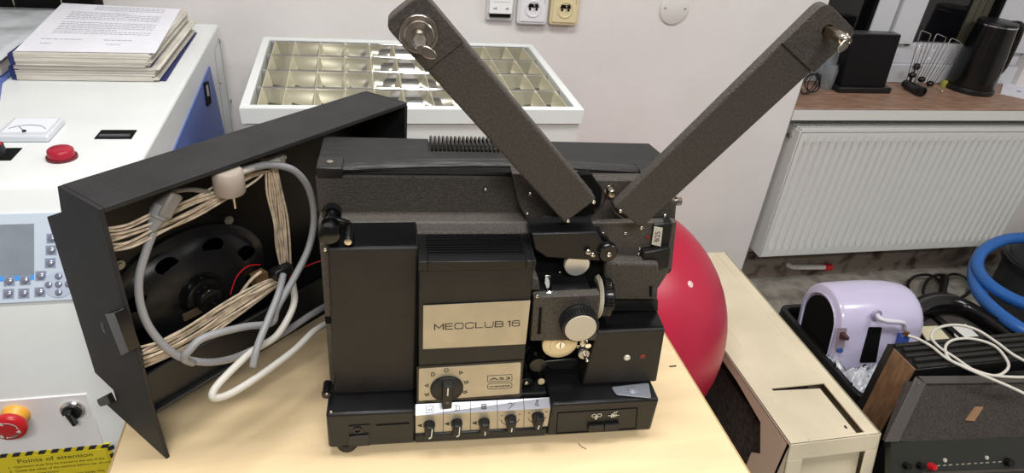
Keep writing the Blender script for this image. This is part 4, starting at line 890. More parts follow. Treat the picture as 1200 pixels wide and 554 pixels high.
b = NB(); lathe(b, sc0+Vector((0, -.010, 0)), (0, -1, 0), [(0, .030), (.004, .030), (.004, .026), (.012, .025), (.013, .0175), (.022, .017), (.024, .0155), (.024, .008), (.0225, .008), (.0225, 0)], 36); mg = lp('magnet', b, gloss_m, spk, sharp=40)
for x, y in ((275, 262), (147, 315)):
    p = lq(x, y, BE); p.y = BE+.014; b = NB(); lathe(b, p, (0, -1, 0), [(0, .006), (.003, .006), (.003, .0035), (.005, .003), (.005, 0)], 20); lp('screw', b, mat('dull_screw2', (150, 146, 134), .4, metal=.5))
# connector board above the lower loom
p = lq(312, 330, .04); b = NB(); box(b, p.x-.012, p.x+.008, .045, .060, p.z-.008, p.z+.010); lp('terminal_block', b, mat('brass_brown', (120, 96, 66), .5))
p = lq(226, 372, .03); b = NB(); box(b, p.x-.008, p.x+.018, .036, .040, p.z-.005, p.z+.004); lp('solder_tag', b, mat('tag_brown', (74, 62, 46), .5))
# beige wire looms
def loom(name, pts, e, n_, spread, m, r=.0013, parent=None, jit=.0012, kk=5):
    P = [lq(x, y, e0) for x, y, e0 in pts] if len(pts[0]) == 3 else [lq(x, y, e) for x, y in pts]
    b = NB()
    for i in range(n_):
        f = (i/(n_-1)-.5)*2 if n_ > 1 else 0
        Q = []
        for j, p in enumerate(P):
            t = (P[min(j+1, len(P)-1)]-P[max(j-1, 0)]).normalized(); s_ = Vector((-t.z, 0, t.x))
            sp2 = spread[j] if isinstance(spread, (list, tuple)) else spread
            Q.append(p+s_*f*sp2+Vector((random.uniform(-jit, jit), random.uniform(-.004, .004), random.uniform(-jit, jit))))
        tube(b, Q, r, 5, k=kk)
    return lp(name, b, m, parent)
random.seed(5)
loom('wire_loom', [(126, 283), (150, 277), (185, 262), (225, 245), (262, 225), (295, 205), (312, 200)], .020, 9, [.014, .013, .012, .012, .009, .006, .004], wire_m, .0016, jit=.002)
loom('wire_loom', [(318, 199), (322, 225), (327, 255), (331, 285), (334, 312)], .020, 9, [.007, .010, .011, .009, .006], wire_m, .0016, jit=.001)
loom('wire_loom', [(332, 326), (305, 341), (270, 362), (230, 388), (195, 408), (166, 419)], .018, 9, [.006, .010, .014, .016, .016, .013], wire_m, .0016, jit=.001)
b = NB(); tube(b, [lq(x, y, .03) for x, y in ((306, 318), (294, 328), (281, 345), (268, 362), (252, 372), (235, 376))], .0022, 8); lp('speaker_wire', b, wire_m)
b = NB(); tube(b, [lq(x, y, .035) for x, y in ((270, 345), (277, 325), (290, 312), (305, 310))], .0008, 6); lp('red_wire', b, red_m)
b = NB(); tube(b, [lq(x, y, .03) for x, y in ((338, 325), (352, 315), (366, 309), (380, 304))], .0009, 6); lp('red_wire', b, red_m)
p = lq(331, 318, .012); b = NB(); box(b, p.x-.014, p.x+.016, .008, .024, p.z-.009, p.z+.006); lp('cable_clamp', b, blk_m, bevel=.003)

# ---------------------------------------------------------------- mains cable with plugs, hanging in the lid and looping over the desk
cable = thing('mains_cable', 'long grey mains cable looped in and out of the open lid', 'cable', (LO.x+.2, LO.y+.05, DZ))
def cq(x, y, e): return LM @ lq(x, y, e)
def onW(x, y, z): return on_z(x, y, z)
b = NB()
P = [cq(180, 272, .02), cq(172, 292, .018), cq(163, 325, .014), cq(165, 358, .008), cq(178, 388, .000), cq(205, 415, -.010), cq(236, 424, -.022), cq(268, 421, -.025), cq(300, 408, -.025), cq(332, 390, -.024), cq(362, 370, -.020), cq(382, 358, -.010)]
tube(b, P, .0046, 10)
obj('cable_run', b, cable_m, cable, smooth=True)
b = NB()
P = [cq(262, 208, .014), cq(290, 198, .012), cq(318, 193, .008), cq(345, 200, .000), cq(362, 222, -.006), cq(368, 255, -.012), cq(362, 290, -.018), cq(345, 325, -.026), cq(325, 360, -.034), cq(318, 378, -.038), cq(285, 383, -.036), cq(240, 395, -.032), cq(222, 410, -.030), cq(216, 420, -.026), cq(226, 425, -.022)]
tube(b, P, .0046, 10)
obj('cable_run', b, cable_m, cable, smooth=True)
b = NB()
P = [cq(332, 322, -.010), cq(326, 345, -.030), cq(314, 375, -.045), cq(302, 405, -.06), cq(296, 430, -.066)]
tube(b, P, .0046, 10); obj('cable_run', b, cable_m, cable, smooth=True)
b = NB()
P = [cq(343, 332, -.012), cq(345, 352, -.030), cq(338, 372, -.040), cq(322, 395, -.046), cq(295, 412, -.050), cq(265, 440, -.060), cq(250, 458, -.066), cq(252, 466, -.070), cq(272, 460, -.072), cq(310, 436, -.070), cq(345, 410, -.060), cq(368, 388, -.045), cq(388, 376, -.030)]
tube(b, P, .0046, 10); obj('cable_run', b, cable2_m, cable, smooth=True)
p = cq(181, 262, .02); p2 = cq(196, 235, .02); d_ = (p2-p).normalized()
b = NB(); lathe(b, p-d_*.008, d_, [(0, .005), (.006, .0065), (.014, .008), (.016, .0105), (.030, .011), (.030, 0)], 20); obj('connector_neck', b, cable_m, cable, sharp=40)
b = NB(); u_, w_ = basis(d_); M = fr((p+p2)/2+d_*.010, u_, w_); box(b, -.012, .012, -.008, .008, -.014, .016, M=M); obj('connector_body', b, mat('connector_grey', (128, 124, 118), .5), cable, bevel=.003)
p = cq(268, 213, .005)
b = NB(); lathe(b, p+Vector((0, 0, .016)), (0, 0, -1), [(0, .015), (.003, .0175), (.028, .0175), (.030, .016), (.030, 0)], 28); pl = obj('plug', b, mat('plug_grey', (160, 148, 138), .5), cable, sharp=45)
b = NB(); cyl(b, p+Vector((.004, -.006, -.012)), p+Vector((.004, -.006, -.032)), .0022, n=12); obj('plug_pin', b, nick_m, pl, bevel=.0006)
b = NB(); tube(b, [p+Vector((.010, 0, .010)), cq(300, 196, .012), cq(320, 190, .02), cq(333, 184, .03)], .0035, 8); obj('plug_lead', b, cable2_m, pl)
b = NB(); tube(b, [cq(200, 224, .022), cq(225, 222, .024), cq(248, 226, .02)], .003, 8); obj('plug_lead', b, mat('thin_lead', (120, 112, 104), .5), cable)
p = cq(323, 188, .03); b = NB(); box(b, p.x-.018, p.x+.012, p.y-.006, p.y+.006, p.z-.005, p.z+.008); obj('plug_socket', b, mat('connector_grey', (128, 124, 118), .5), cable, bevel=.003)

# ================================================================= RED BALL
RB_ = .35
bl = thing('exercise_ball', 'large red rubber exercise ball on the floor behind the desk', 'ball', (.635, 1.362, 0))
b = NB(); bmesh.ops.create_uvsphere(b, u_segments=96, v_segments=64, radius=RB_)
for v in b.verts:
    z = v.co.z/RB_; f = 1+.0012*math.cos(z*60)*(1 if abs(z) < .8 else 0); v.co.x *= f; v.co.y *= f
b.transform(Matrix.Translation((.635, 1.362, RB_))); obj('shell', b, ball_m, bl, smooth=True)
d_ = ray(809, 333).normalized(); w_ = EYE-Vector((.635, 1.362, RB_)); bq = w_.dot(d_); t_ = -bq-math.sqrt(bq*bq-w_.dot(w_)+RB_**2); p_ = EYE+d_*t_; n_ = (p_-Vector((.635, 1.362, RB_))).normalized()
b = NB(); lathe(b, p_-n_*.001, n_, [(0, .009), (.002, .0085), (.003, .006), (.003, 0)], 20); obj('valve_plug', b, mat('plug_pink_white', (226, 190, 192), .4), bl)

# ================================================================= CREAM CABINET ON THE FLOOR, RIGHT
BZ = .28
bn = thing('cream_metal_case', 'long cream metal case with hatches lying between desk and crate', 'metal case', (1.13, 1.2, 0))
bx0, bx1, by0, by1 = 1.0, 1.262, .925, 1.76
b = NB()
# side facing the desk: closed in front, open towards the back
o_ = [(by0, 0), (by0, BZ), (by1, BZ), (by1, 0), (by1-.05, 0), (by1-.05, BZ-.03), (1.17, BZ-.03), (1.04, BZ-.045), (1.0, .16), (1.03, .13), (1.03, 0)]
prism(b, [(bx0, y, z) for y, z in o_], (.006, 0, 0))
obj('side_panel', b, mat('pink_cream_side', (205, 182, 158), .55), bn, bevel=.001)
b = NB(); box(b, bx1-.004, bx1, by0, by1, 0, BZ); obj('side_panel', b, bench_m, bn)
b = NB(); box(b, bx0+.006, bx1-.004, by1-.004, by1, 0, BZ-.002); obj('rear_panel', b, bench_m, bn)
b = NB(); box(b, bx0+.03, bx1-.01, by0+.11, by1-.01, .01, .19); obj('inside_shade_block', b, benchin_m, bn)  # solid dark block standing in for the shadowed hollow of the case
# top with a rectangular hatch opening
h = [on_z(x, y, BZ) for x, y in ((900, 454), (967, 449), (1013, 506), (943, 514))]
hx0, hx1 = (h[0].x+h[3].x)/2+.01, (h[1].x+h[2].x)/2; hy0, hy1 = (h[2].y+h[3].y)/2, (h[0].y+h[1].y)/2
b = NB(); T_ = .006
def sl(x0, x1, y0, y1, z1=BZ, t=T_): box(b, x0, x1, y0, y1, z1-t, z1)
sl(bx0, hx0, by0, by1); sl(hx1, bx1, by0, by1); sl(hx0, hx1, by0, hy0); sl(hx0, hx1, hy1, by1)
obj('top_panel', b, bench_m, bn, bevel=.0015)
b = NB(); hexa(b, [(hx0, hy0, BZ-.012), (hx1-.012, hy0, BZ-.022), (hx1-.012, hy1-.006, BZ-.022), (hx0, hy1-.006, BZ-.012), (hx0, hy0, BZ-.001), (hx1-.012, hy0, BZ-.014), (hx1-.012, hy1-.006, BZ-.014), (hx0, hy1-.006, BZ-.004)]); obj('hatch_cover', b, bench_m, bn)
b = NB(); p = on_z(992, 501, BZ-.012); box(b, p.x-.004, p.x+.001, p.y-.002, p.y+.006, BZ-.016, BZ-.010); obj('hatch_notch', b, benchin_m, bn)
# front, leaning slightly forward, with a second sunk hatch
fy = lambda z: by0-(BZ-z)*.25
def fp(x, z, d=0): return Vector((x, fy(z)+d, z))
b = NB(); wz = .235
q1_ = [fp(bx0, BZ), fp(bx1, BZ), fp(bx1, wz), fp(bx0, wz)]; prism(b, q1_, (0, .005, 0))
prism(b, [fp(bx0, wz), fp(bx0+.045, wz), fp(bx0+.045, 0), fp(bx0, 0)], (0, .005, 0)); prism(b, [fp(bx1-.035, wz), fp(bx1, wz), fp(bx1, 0), fp(bx1-.035, 0)], (0, .005, 0))
prism(b, [fp(bx0, 0), fp(bx0, BZ), (bx0, by0+.01, BZ), (bx0, by0+.01, 0)], (.005, 0, 0)); prism(b, [fp(bx1, 0), fp(bx1, BZ), (bx1, by0+.01, BZ), (bx1, by0+.01, 0)], (-.005, 0, 0))
obj('front_panel', b, bench_m, bn, bevel=.0015)
b = NB(); prism(b, [fp(bx0+.045, wz, .02), fp(bx1-.035, wz, .02), fp(bx1-.035, 0, .012), fp(bx0+.045, 0, .012)], (0, .005, 0)); obj('hatch_cover', b, bench_m, bn)
b = NB(); prism(b, [fp(bx0+.045, wz, .016), fp(bx1-.035, wz, .016), fp(bx1-.035, wz-.010, .016), fp(bx0+.045, wz-.016, .016)], (0, .003, 0)); obj('hatch_slot', b, benchin_m, bn)
b = NB(); P = [on_z(862, 312, BZ-.05), on_z(874, 318, BZ-.06), on_z(884, 330, BZ-.06), on_z(885, 338, BZ-.06)]
tube(b, [(1.262, 1.66, .2), (1.29, 1.66, .21), (1.305, 1.63, .21), (1.305, 1.57, .21), (1.29, 1.545, .21), (1.262, 1.545, .2)], .008, 8); obj('handle', b, mat('handle_cream', (206, 198, 180), .45), bn, smooth=True)

# ================================================================= BLACK CRATE WITH THE LILAC DEVICE
kx0, kx1, ky0, ky1, kz = 1.42, 1.80, 1.15, 1.60, .15
cr = thing('black_crate', 'black plastic crate on the floor holding the lilac device', 'crate', (1.64, 1.38, 0))
def frame4(b, x0, x1, y0, y1, z0, z1, t):
    box(b, x0, x0+t, y0, y1, z0, z1); box(b, x1-t, x1, y0, y1, z0, z1); box(b, x0+t, x1-t, y0, y0+t, z0, z1); box(b, x0+t, x1-t, y1-t, y1, z0, z1)
b = NB(); frame4(b, kx0+.008, kx1-.008, ky0+.008, ky1-.008, .004, kz, .005); box(b, kx0+.012, kx1-.012, ky0+.012, ky1-.012, .0, .006); obj('tub', b, blk_m, cr)
b = NB(); outer = fillet([(kx0, ky0, kz-.02), (kx1, ky0, kz-.02), (kx1, ky1, kz-.02), (kx0, ky1, kz-.02)], .035, 6); inner = fillet([(kx0+.018, ky0+.018, kz-.02), (kx1-.018, ky0+.018, kz-.02), (kx1-.018, ky1-.018, kz-.02), (kx0+.018, ky1-.018, kz-.02)], .025, 6)
n_ = len(outer); V = [[b.verts.new(v+Vector((0, 0, dz))) for v in L_] for L_, dz in ((outer, 0), (outer, .024), (inner, .024), (inner, 0))]
for r1, r2 in zip(V, V[1:]+V[:1]):
    for j in range(n_): b.faces.new([r1[j], r1[(j+1) % n_], r2[(j+1) % n_], r2[j]])
obj('rim', b, blk_m, cr, bevel=.002)
b = NB(); 
for y in (1.22, 1.30): box(b, kx0-.001, kx0+.004, y, y+.045, .03, .11)
obj('hand_slots', b, deep_m, cr)
# the device: an arched lilac housing
dvc = Vector((1.44, 1.285, .060)); DR = Matrix.Rotation(R(-4), 4, 'Z') @ Matrix.Rotation(R(-12), 4, 'X')
DM = Matrix.Translation(dvc) @ DR
dv = thing('lilac_appliance', 'shiny lilac arched appliance with black window and tube in the crate', 'appliance', dvc, DR)
def arch(w, h, n=14):                  # tombstone section in local y-z
    r = w/2; pts = [(0, 0), (w, 0), (w, h-r*1.0)]
    pts += [(r+r*math.cos(R(180*i/n)), h-r+r*math.sin(R(180*i/n))*1.0) for i in range(1, n)]
    pts += [(0, h-r)]; return pts
DL = .36
secs = []
for x, s in ((0, .90), (.004, .93), (.02, .955), (.06, .97), (.12, .99), (.19, 1.0), (.26, .985), (.31, .95), (.335, .91), (.35, .84), (.358, .72), (.360, .5)):
    secs.append((x, s))
b = NB(); W_, H_ = .235, .315; rings = []
for x, s in [(x_*.85, s_) for x_, s_ in secs]:
    rings.append([b.verts.new((x, W_/2+(y-W_/2)*s, H_/2+(z-H_/2)*s)) for y, z in arch(W_, H_)])
for r1, r2 in zip(rings, rings[1:]):
    for j in range(len(r1)): b.faces.new([r1[j], r2[j], r2[(j+1) % len(r1)], r1[(j+1) % len(r1)]])
b.faces.new(rings[0]); b.faces.new(rings[-1][::-1]); obj('housing', b, lilac_m, dv, frame=DM, sharp=50)
b = NB(); prism(b, [Vector((-.001, W_/2+(y-W_/2)*.66, H_*.52+(z-H_/2)*.66)) for y, z in arch(W_, H_)], (-.002, 0, 0)); obj('end_window', b, deep_m, dv, frame=DM)
b = NB(); v_ = [Vector((-.004, W_/2+(y-W_/2)*.72, H_*.52+(z-H_/2)*.72)) for y, z in arch(W_, H_)]; tube(b, v_, .004, 6, smooth=False, closed=True); obj('window_trim', b, lilac_m, dv, frame=DM, smooth=True)
DI = DM.inverted(); dn = DM.to_3x3() @ Vector((0, -1, 0))
def dq(x, y, off=0): return DI @ on_p(x, y, DM @ Vector((0, off, 0)), dn)
fo = .002
def dface(nm, pts, m, d=-.003, parent=None, r=0, off=fo):
    P = [dq(x, y, off) for x, y in pts]
    if r: P = fillet(P, r)
    b = NB(); prism(b, P, (0, d, 0)); return obj(nm, b, m, parent or dv, frame=DM)
dface('display', [(1018, 383), (1033, 383), (1026, 424), (1007, 424)], deep_m, r=.004)
dface('switch_plate', [(982, 384), (992, 384), (988, 408), (979, 408)], mat('switch_grey', (150, 136, 146), .4), r=.001)
p = dq(987, 393, -.004); b = NB(); hexa(b, [p+Vector(v) for v in ((-.008, .004, -.012), (.008, .004, -.012), (.008, .004, .012), (-.008, .004, .012), (.002, -.016, -.008), (.014, -.016, -.010), (.014, -.018, .002), (.002, -.018, .004))]); obj('rocker_switch', b, mat('switch_dark', (74, 44, 48), .4), dv, frame=DM, bevel=.002)
p = dq(1028, 369, 0); b = NB(); lathe(b, p+Vector((0, .004, 0)), (0, -1, 0), [(0, .017), (.004, .017), (.006, .015), (.003, .012), (.003, 0)], 24); obj('hose_port', b, mat('port_lilac', (176, 168, 196), .3), dv, frame=DM, sharp=45)
b = NB(); tube(b, [dq(1028, 369, -.002), dq(1031, 373, -.02), dq(1040, 376, -.028), dq(1052, 377, -.026), dq(1059, 379, -.02), dq(1060, 386, -.012)], .0075, 8); obj('hose', b, mat('white_hose', (222, 220, 230), .35), dv, frame=DM, smooth=True)
p = dq(1058, 392, -.006)
b = NB(); box(b, p.x-.014, p.x+.016, p.y-.014, p.y+.008, p.z-.035, p.z+.004); vb_ = obj('valve_body', b, mat('valve_blue', (52, 84, 160), .4), dv, frame=DM, bevel=.003)
b = NB(); cyl(b, p+Vector((.002, -.010, .002)), p+Vector((.002, -.010, .016)), .010, .008, 16); obj('valve_fitting', b, mat('brass', (176, 120, 70), .3, metal=.9), dv, frame=DM)
p = dq(984, 410, -.002); b = NB(); lathe(b, p, (0, -1, 0), [(0, .009), (.006, .008), (.006, 0)], 20); obj('blue_fitting', b, mat('valve_blue', (52, 84, 160), .4), dv, frame=DM)
# crumpled clear plastic in the crate
bag = NB(); random.seed(11); nx, ny = 14, 22
g_ = [[bag.verts.new((1.432+.13*i/nx, 1.16+.20*j/ny, .150+.045*noise.noise(Vector((i*.5, j*.45, 1)))+.02*noise.noise(Vector((i*1.3, j*1.2, 7))))) for j in range(ny+1)] for i in range(nx+1)]
for i in range(nx):
    for j in range(ny): bag.faces.new([g_[i][j], g_[i+1][j], g_[i+1][j+1], g_[i][j+1]])
for row in g_:
    for v in row: v.co.y = min(v.co.y, 1.262) if v.co.x > 1.442 else v.co.y
o = tag(obj('plastic_bag', bag, mat('bag_film', (206, 208, 216), .18, spec=.8, var=.12, vscale=60), smooth=True), 'crumpled clear plastic bag in the crate in front of the lilac device', 'plastic bag'); s_ = o.modifiers.new('t', 'SOLIDIFY'); s_.thickness = .0008

# ================================================================= AMPLIFIERS AND CLUTTER AT THE RIGHT
ax = 1.36
at = [on_x(x, y, ax) for x, y in ((1047, 408), (1072, 432), (1038, 508), (1013, 483))]
AZ = (at[0].z+at[1].z)/2; AYb, AYf = at[0].y, at[1].y; AZ0 = .17
am = thing('wood_sided_amplifier', 'black amplifier with a walnut side and grooved top, right of the crate', 'amplifier', (1.7, 1.06, AZ0))
ax1 = 2.05; AYr = AYb+.022
b = NB(); box(b, ax, ax+.004, AYf, AYb, AZ0, AZ-.001); obj('wood_side', b, wood_m, am, bevel=.001)
b = NB(); box(b, ax+.004, ax1, AYf, AYr, AZ0, AZ-.004); box(b, ax, ax+.0045, AYb, AYr, AZ0, AZ-.002); obj('chassis', b, blk_m, am, bevel=.002)
b = NB(); n_ = 5
for k in range(n_):
    y0 = AYf+(AYr-AYf)*k/n_+.003; y1 = AYf+(AYr-AYf)*(k+1)/n_-.006; box(b, ax+.012+.01*(k % 2), ax1, y0, y1, AZ-.006, AZ+.002+.003*(k % 2))
obj('top_ribs', b, satin_m, am, bevel=.0015)
bu = thing('black_base_unit', 'black equipment case under the walnut sided amplifier', 'equipment case', (1.7, 1.06, 0))
b = NB(); box(b, ax+.006, ax1-.01, AYf+.004, AYr, .006, AZ0-.001); box(b, ax+.02, ax+.05, AYf+.02, AYr-.02, 0, .006); obj('body', b, deep_m, bu, bevel=.003)
cz = on_y(1076, 449, AYf-.02).z+.008; cx0 = ax+.012
ga = thing('grille_cloth_amplifier', 'amplifier with dark grille cloth, tan badge and knob strip, bottom right corner', 'amplifier', (1.65, .9, 0))
# face leans back: top edge away, bottom toward the viewer
gT = Vector((ax+.010, AYf-.012, AZ-.012)); 
gn = Vector((0, -.86, .51)).normalized(); gd = Vector((0, -.51, -.86)).normalized()
def gq(x, y, h=0): return on_p(x, y, gT+gn*h, gn)
Pc = [gq(1064, 448), gq(1290, 446), gq(1290, 516), gq(1038, 517)]
b = NB(); prism(b, Pc, -gn*.012); obj('grille_cloth', b, carpet_m, ga)
b = NB()
Po = [gq(1074, 440.5), gq(1300, 438), gq(1300, 446), gq(1083, 449)]; prism(b, Po, gn*.006); 
Po = [gq(1072, 441), gq(1084, 449), gq(1052, 517), gq(1036, 517)]; prism(b, Po, gn*.005)
obj('frame', b, mat('amp_frame_grey', (84, 80, 76), .5), ga, bevel=.001)
c = gq(1076, 449, .005); b = NB(); lathe(b, c, gn, [(0, .004), (.002, .0035), (.002, 0)], 16); obj('screw', b, nick_m, ga)
b = NB(); prism(b, [gq(x, y, .0005) for x, y in ((1142, 476), (1151.5, 476.5), (1141, 493), (1130.5, 492))], gn*.003); obj('badge', b, mat('tan_badge', (150, 116, 84), .5), ga)
# body under the face
bot = Pc[3]; top = Pc[0]
b = NB(); x0, x1 = gT.x, 2.0
prism(b, [(x0, AYf-.014, AZ-.03), (x0, AYf-.014, .0), (x0, bot.y-.03, 0), (x0, bot.y-.03, bot.z-.06), (x0, bot.y+.004, bot.z-.012)], (x1-x0, 0, 0)); obj('cabinet', b, blk_m, ga)
# knob strip below the cloth
sT = Vector((x0, bot.y-.002, bot.z-.004)); kn_n = Vector((0, -.8, .6)).normalized(); 
def kq(x, y, h=0): return on_p(x, y, sT+kn_n*h, kn_n)
b = NB(); prism(b, [kq(1044, 518), kq(1290, 508), kq(1290, 575), kq(1044, 575)], -kn_n*.02); ks = obj('control_strip', b, mat('olive_black', (40, 42, 38), .4), ga)
for x, y, r_, m_, nm_ in ((1061, 545, .010, gloss_m, 'control_knob'), (1077, 545, .010, gloss_m, 'control_knob'), (1180, 541, .012, gloss_m, 'control_knob')):
    p = kq(x, y); b = NB(); lathe(b, p, kn_n, [(0, r_), (.014, r_*.8), (.014, 0)], 20); obj(nm_, b, m_, ga)
p = kq(1090, 546); b = NB(); lathe(b, p, kn_n, [(0, .010), (.006, .010), (.016, .007), (.017, 0)], 20); obj('red_knob', b, red_m, ga)
for x, y in ((1107, 539), (1156, 536)):
    p = kq(x, y); b = NB(); lathe(b, p, kn_n, [(0, .0055), (.003, .005), (.004, 0)], 16); obj('white_screw', b, mat('pale_screw', (214, 210, 196), .35, metal=.4), ga)
b = NB(); random.seed(4)
for k in range(11):
    x = 1100+k*7.2; p = kq(x, 545.5-k*.45, .0004); box(b, p.x-.0035-.002*(k % 3), p.x+.0035, p.y-.001, p.y+.001, p.z-.0012, p.z+.0012)
obj('panel_print', b, mat('dim_print', (160, 156, 140), .6), ks)
b = NB(); prism(b, [kq(1080, 553, .0005), kq(1290, 545, .0005), kq(1290, 548, .0005), kq(1080, 556, .0005)], kn_n*.002); obj('strip_ledge', b, grey2_m, ks)

# cables lying on the amplifiers
def cab(name, pts, z, r, m, label, cat='cable', k=8):
    b = NB(); P = [on_z(x, y, zz) for x, y, zz in [(p[0], p[1], p[2] if len(p) > 2 else z) for p in pts]]
    tube(b, P, r, 8, k=k); return tag(obj(name, b, m, smooth=True), label, cat)
za = AZ+.010
cab('loose_cord', [(1064, 393), (1076, 397), (1092, 406), (1110, 420), (1135, 431), (1165, 440), (1180, 433), (1180, 422), (1165, 405), (1140, 397), (1118, 398), (1108, 406), (1112, 420), (1130, 430), (1160, 443), (1190, 456), (1230, 476)], za, .0038, mat('white_cord_m', (206, 202, 192), .5), 'white cord looped over the grooved top of the amplifier')
cab('loose_cord', [(1091, 396), (1094, 388), (1106, 382), (1125, 381), (1146, 387), (1168, 401), (1190, 417), (1225, 434)], za, .0040, mat('white_cord_m', (206, 202, 192), .5), 'white cord arching behind the looped one across the cream plates')
b = NB(); P = [on_z(x, y, za) for x, y in ((1091, 396), (1100, 406), (1118, 418), (1150, 437), (1200, 442), (1240, 438))]; tube(b, P, .0036, 8); tag(obj('loose_cord', b, mat('white_cord_m', (206, 202, 192), .5), smooth=True), 'white cord running right under the looped cord to the frame edge', 'cable')

# low black rack with cream and white plates behind the amplifier
rk = thing('black_equipment_rack', 'low black rack with a grey top behind the walnut sided amplifier', 'equipment', (2.0, 1.3, 0))
rz = .19
R_ = [on_z(x, y, rz) for x, y in ((1056, 398), (1200, 394), (1085, 372), (1062, 352))]
ry0, ry1 = 1.16, 1.50
rk0 = 1.815
b = NB(); box(b, rk0, 2.28, ry0, ry1, 0, rz-.02); obj('body', b, blk_m, rk, bevel=.003)
b = NB(); box(b, rk0, 2.28, ry0, ry0+.03, rz-.02, rz); box(b, rk0, rk0+.02, ry0+.03, ry1, rz-.02, rz-.004); box(b, rk0+.10, rk0+.125, ry0+.03, ry1, rz-.02, rz+.002); box(b, rk0+.24, rk0+.30, ry0+.03, ry1, rz-.02, rz+.004); obj('rails', b, gloss_m, rk, bevel=.002)
b = NB(); box(b, rk0+.02, rk0+.10, ry0+.03, ry1, rz-.02, rz-.012); box(b, rk0+.125, rk0+.24, ry0+.03, ry1, rz-.02, rz-.012); obj('top_plates', b, carpet_m, rk)
def plate(x4, m_, label):
    P = [on_z(x, y, rz-.004) for x, y in x4]; b = NB(); prism(b, P, (0, 0, .006)); return tag(obj('cover_plate', b, m_, bevel=.0008), label, 'plate', 'two light plates on the rack')
plate(((1086, 400), (1112, 398), (1098, 383), (1075, 384)), mat('plate_cream', (212, 204, 172), .5), 'cream plate on the black rack, left of the white one')
plate(((1122, 398), (1148, 397), (1131, 381), (1110, 383)), mat('plate_white2', (222, 222, 216), .5), 'white plate on the black rack, right of the cream one')
# black curved cover leaning on the rack
cv = thing('black_fan_cover', 'black curved plastic cover lying behind the two light plates', 'cover', (2.2, 1.5, .2))
b = NB(); P = [(1078, 362), (1092, 353), (1110, 349), (1128, 351), (1142, 357), (1160, 368), (1185, 385), (1200, 400)]
L1 = smooth_path([on_z(x, y, rz+.05) for x, y in P], 4); L2 = [v+Vector((.0, -.02, -.05)) for v in L1]; L3 = [v+Vector((.01, .05, -.02)) for v in L1]
V = [[b.verts.new(v) for v in L_] for L_ in (L3, L1, L2)]
for r1, r2 in zip(V, V[1:]):
    for j in range(len(r1)-1): b.faces.new([r1[j], r1[j+1], r2[j+1], r2[j]])
o = obj('shell', b, gloss_m, cv, smooth=True); s_ = o.modifiers.new('t', 'SOLIDIFY'); s_.thickness = .006
# loose black cable on the floor
cab('black_cable', [(1080, 352, .02), (1068, 345, .02), (1064, 333, .02), (1072, 324, .03), (1088, 322, .03), (1100, 328, .02), (1104, 340, .02), (1094, 350, .02), (1082, 344, .03), (1086, 330, .04), (1098, 322, .04), (1110, 326, .03), (1108, 342, .03), (1116, 350, .02), (1130, 347, .02), (1138, 338, .02), (1132, 326, .03), (1118, 321, .03), (1106, 327, .03), (1100, 345, .02), (1090, 353, .02)], .02, .006, blackcable_m, 'tangled black cable on the floor between appliance and blue hose')
b = NB(); P = [on_z(x, y, .035) for x, y in ((1102, 352), (1105, 340), (1106, 324))]; tube(b, P, .014, 8); tag(obj('cable_sleeve', b, blackcable_m, smooth=True), 'thick black sleeve standing out of the tangled cable', 'cable')

# vacuum cleaner with blue hose
vc = on_z(1235, 325, .15); vcx, vcy = vc.x, vc.y
vac = thing('vacuum_cleaner', 'dark workshop vacuum cleaner cut off by the right frame edge', 'vacuum cleaner', (vcx, vcy, 0))
b = NB(); lathe(b, (vcx, vcy, 0), (0, 0, 1), [(0, .17), (.03, .18), (.18, .185), (.20, .195), (.215, .195), (.215, .18), (.30, .16), (.40, .12), (.42, 0)], 48); obj('drum', b, mat('vac_dark', (40, 42, 46), .4), vac, sharp=40)
b = NB(); lathe(b, (vcx, vcy, .175), (0, 0, 1), [(0, .190), (.008, .2), (.03, .2), (.038, .190)], 48); obj('rim', b, blk_m, vac)
b = NB(); tube(b, [(vcx-.10, vcy-.10, .40), (vcx-.11, vcy-.12, .46), (vcx+.02, vcy-.12, .48), (vcx+.06, vcy-.1, .42)], .014, 10); obj('handle', b, mat('vac_blue_grey', (52, 66, 82), .4), vac, smooth=True)
b = NB(); P = [on_z(x, y, z) for x, y, z in ((1226, 283, .30), (1205, 279, .31), (1182, 280, .31), (1162, 287, .30), (1148, 299, .28), (1146, 315, .26), (1158, 332, .26), (1180, 347, .26), (1210, 360, .27), (1240, 370, .27))]
tube(b, P, .021, 14, k=16, ripple=.035)
hz_ = tag(obj('vacuum_hose', b, hose_m, smooth=True), 'blue ribbed vacuum hose, upper loop round the dark drum', 'hose', 'blue hose loops')
b = NB(); P = [on_z(x, y, z) for x, y, z in ((1150, 296, .24), (1143, 308, .23), (1141, 325, .23), (1147, 343, .23), (1162, 360, .24), (1182, 376, .25), (1205, 390, .25), (1240, 404, .25))]
tube(b, P, .021, 14, k=16, ripple=.035)
tag(obj('vacuum_hose', b, hose_m, smooth=True), 'blue ribbed vacuum hose, lower loop nearer the black cover', 'hose', 'blue hose loops')

# ================================================================= ON THE WINDOW SILL
def sy(x, y): return on_z(x, y, SZ)
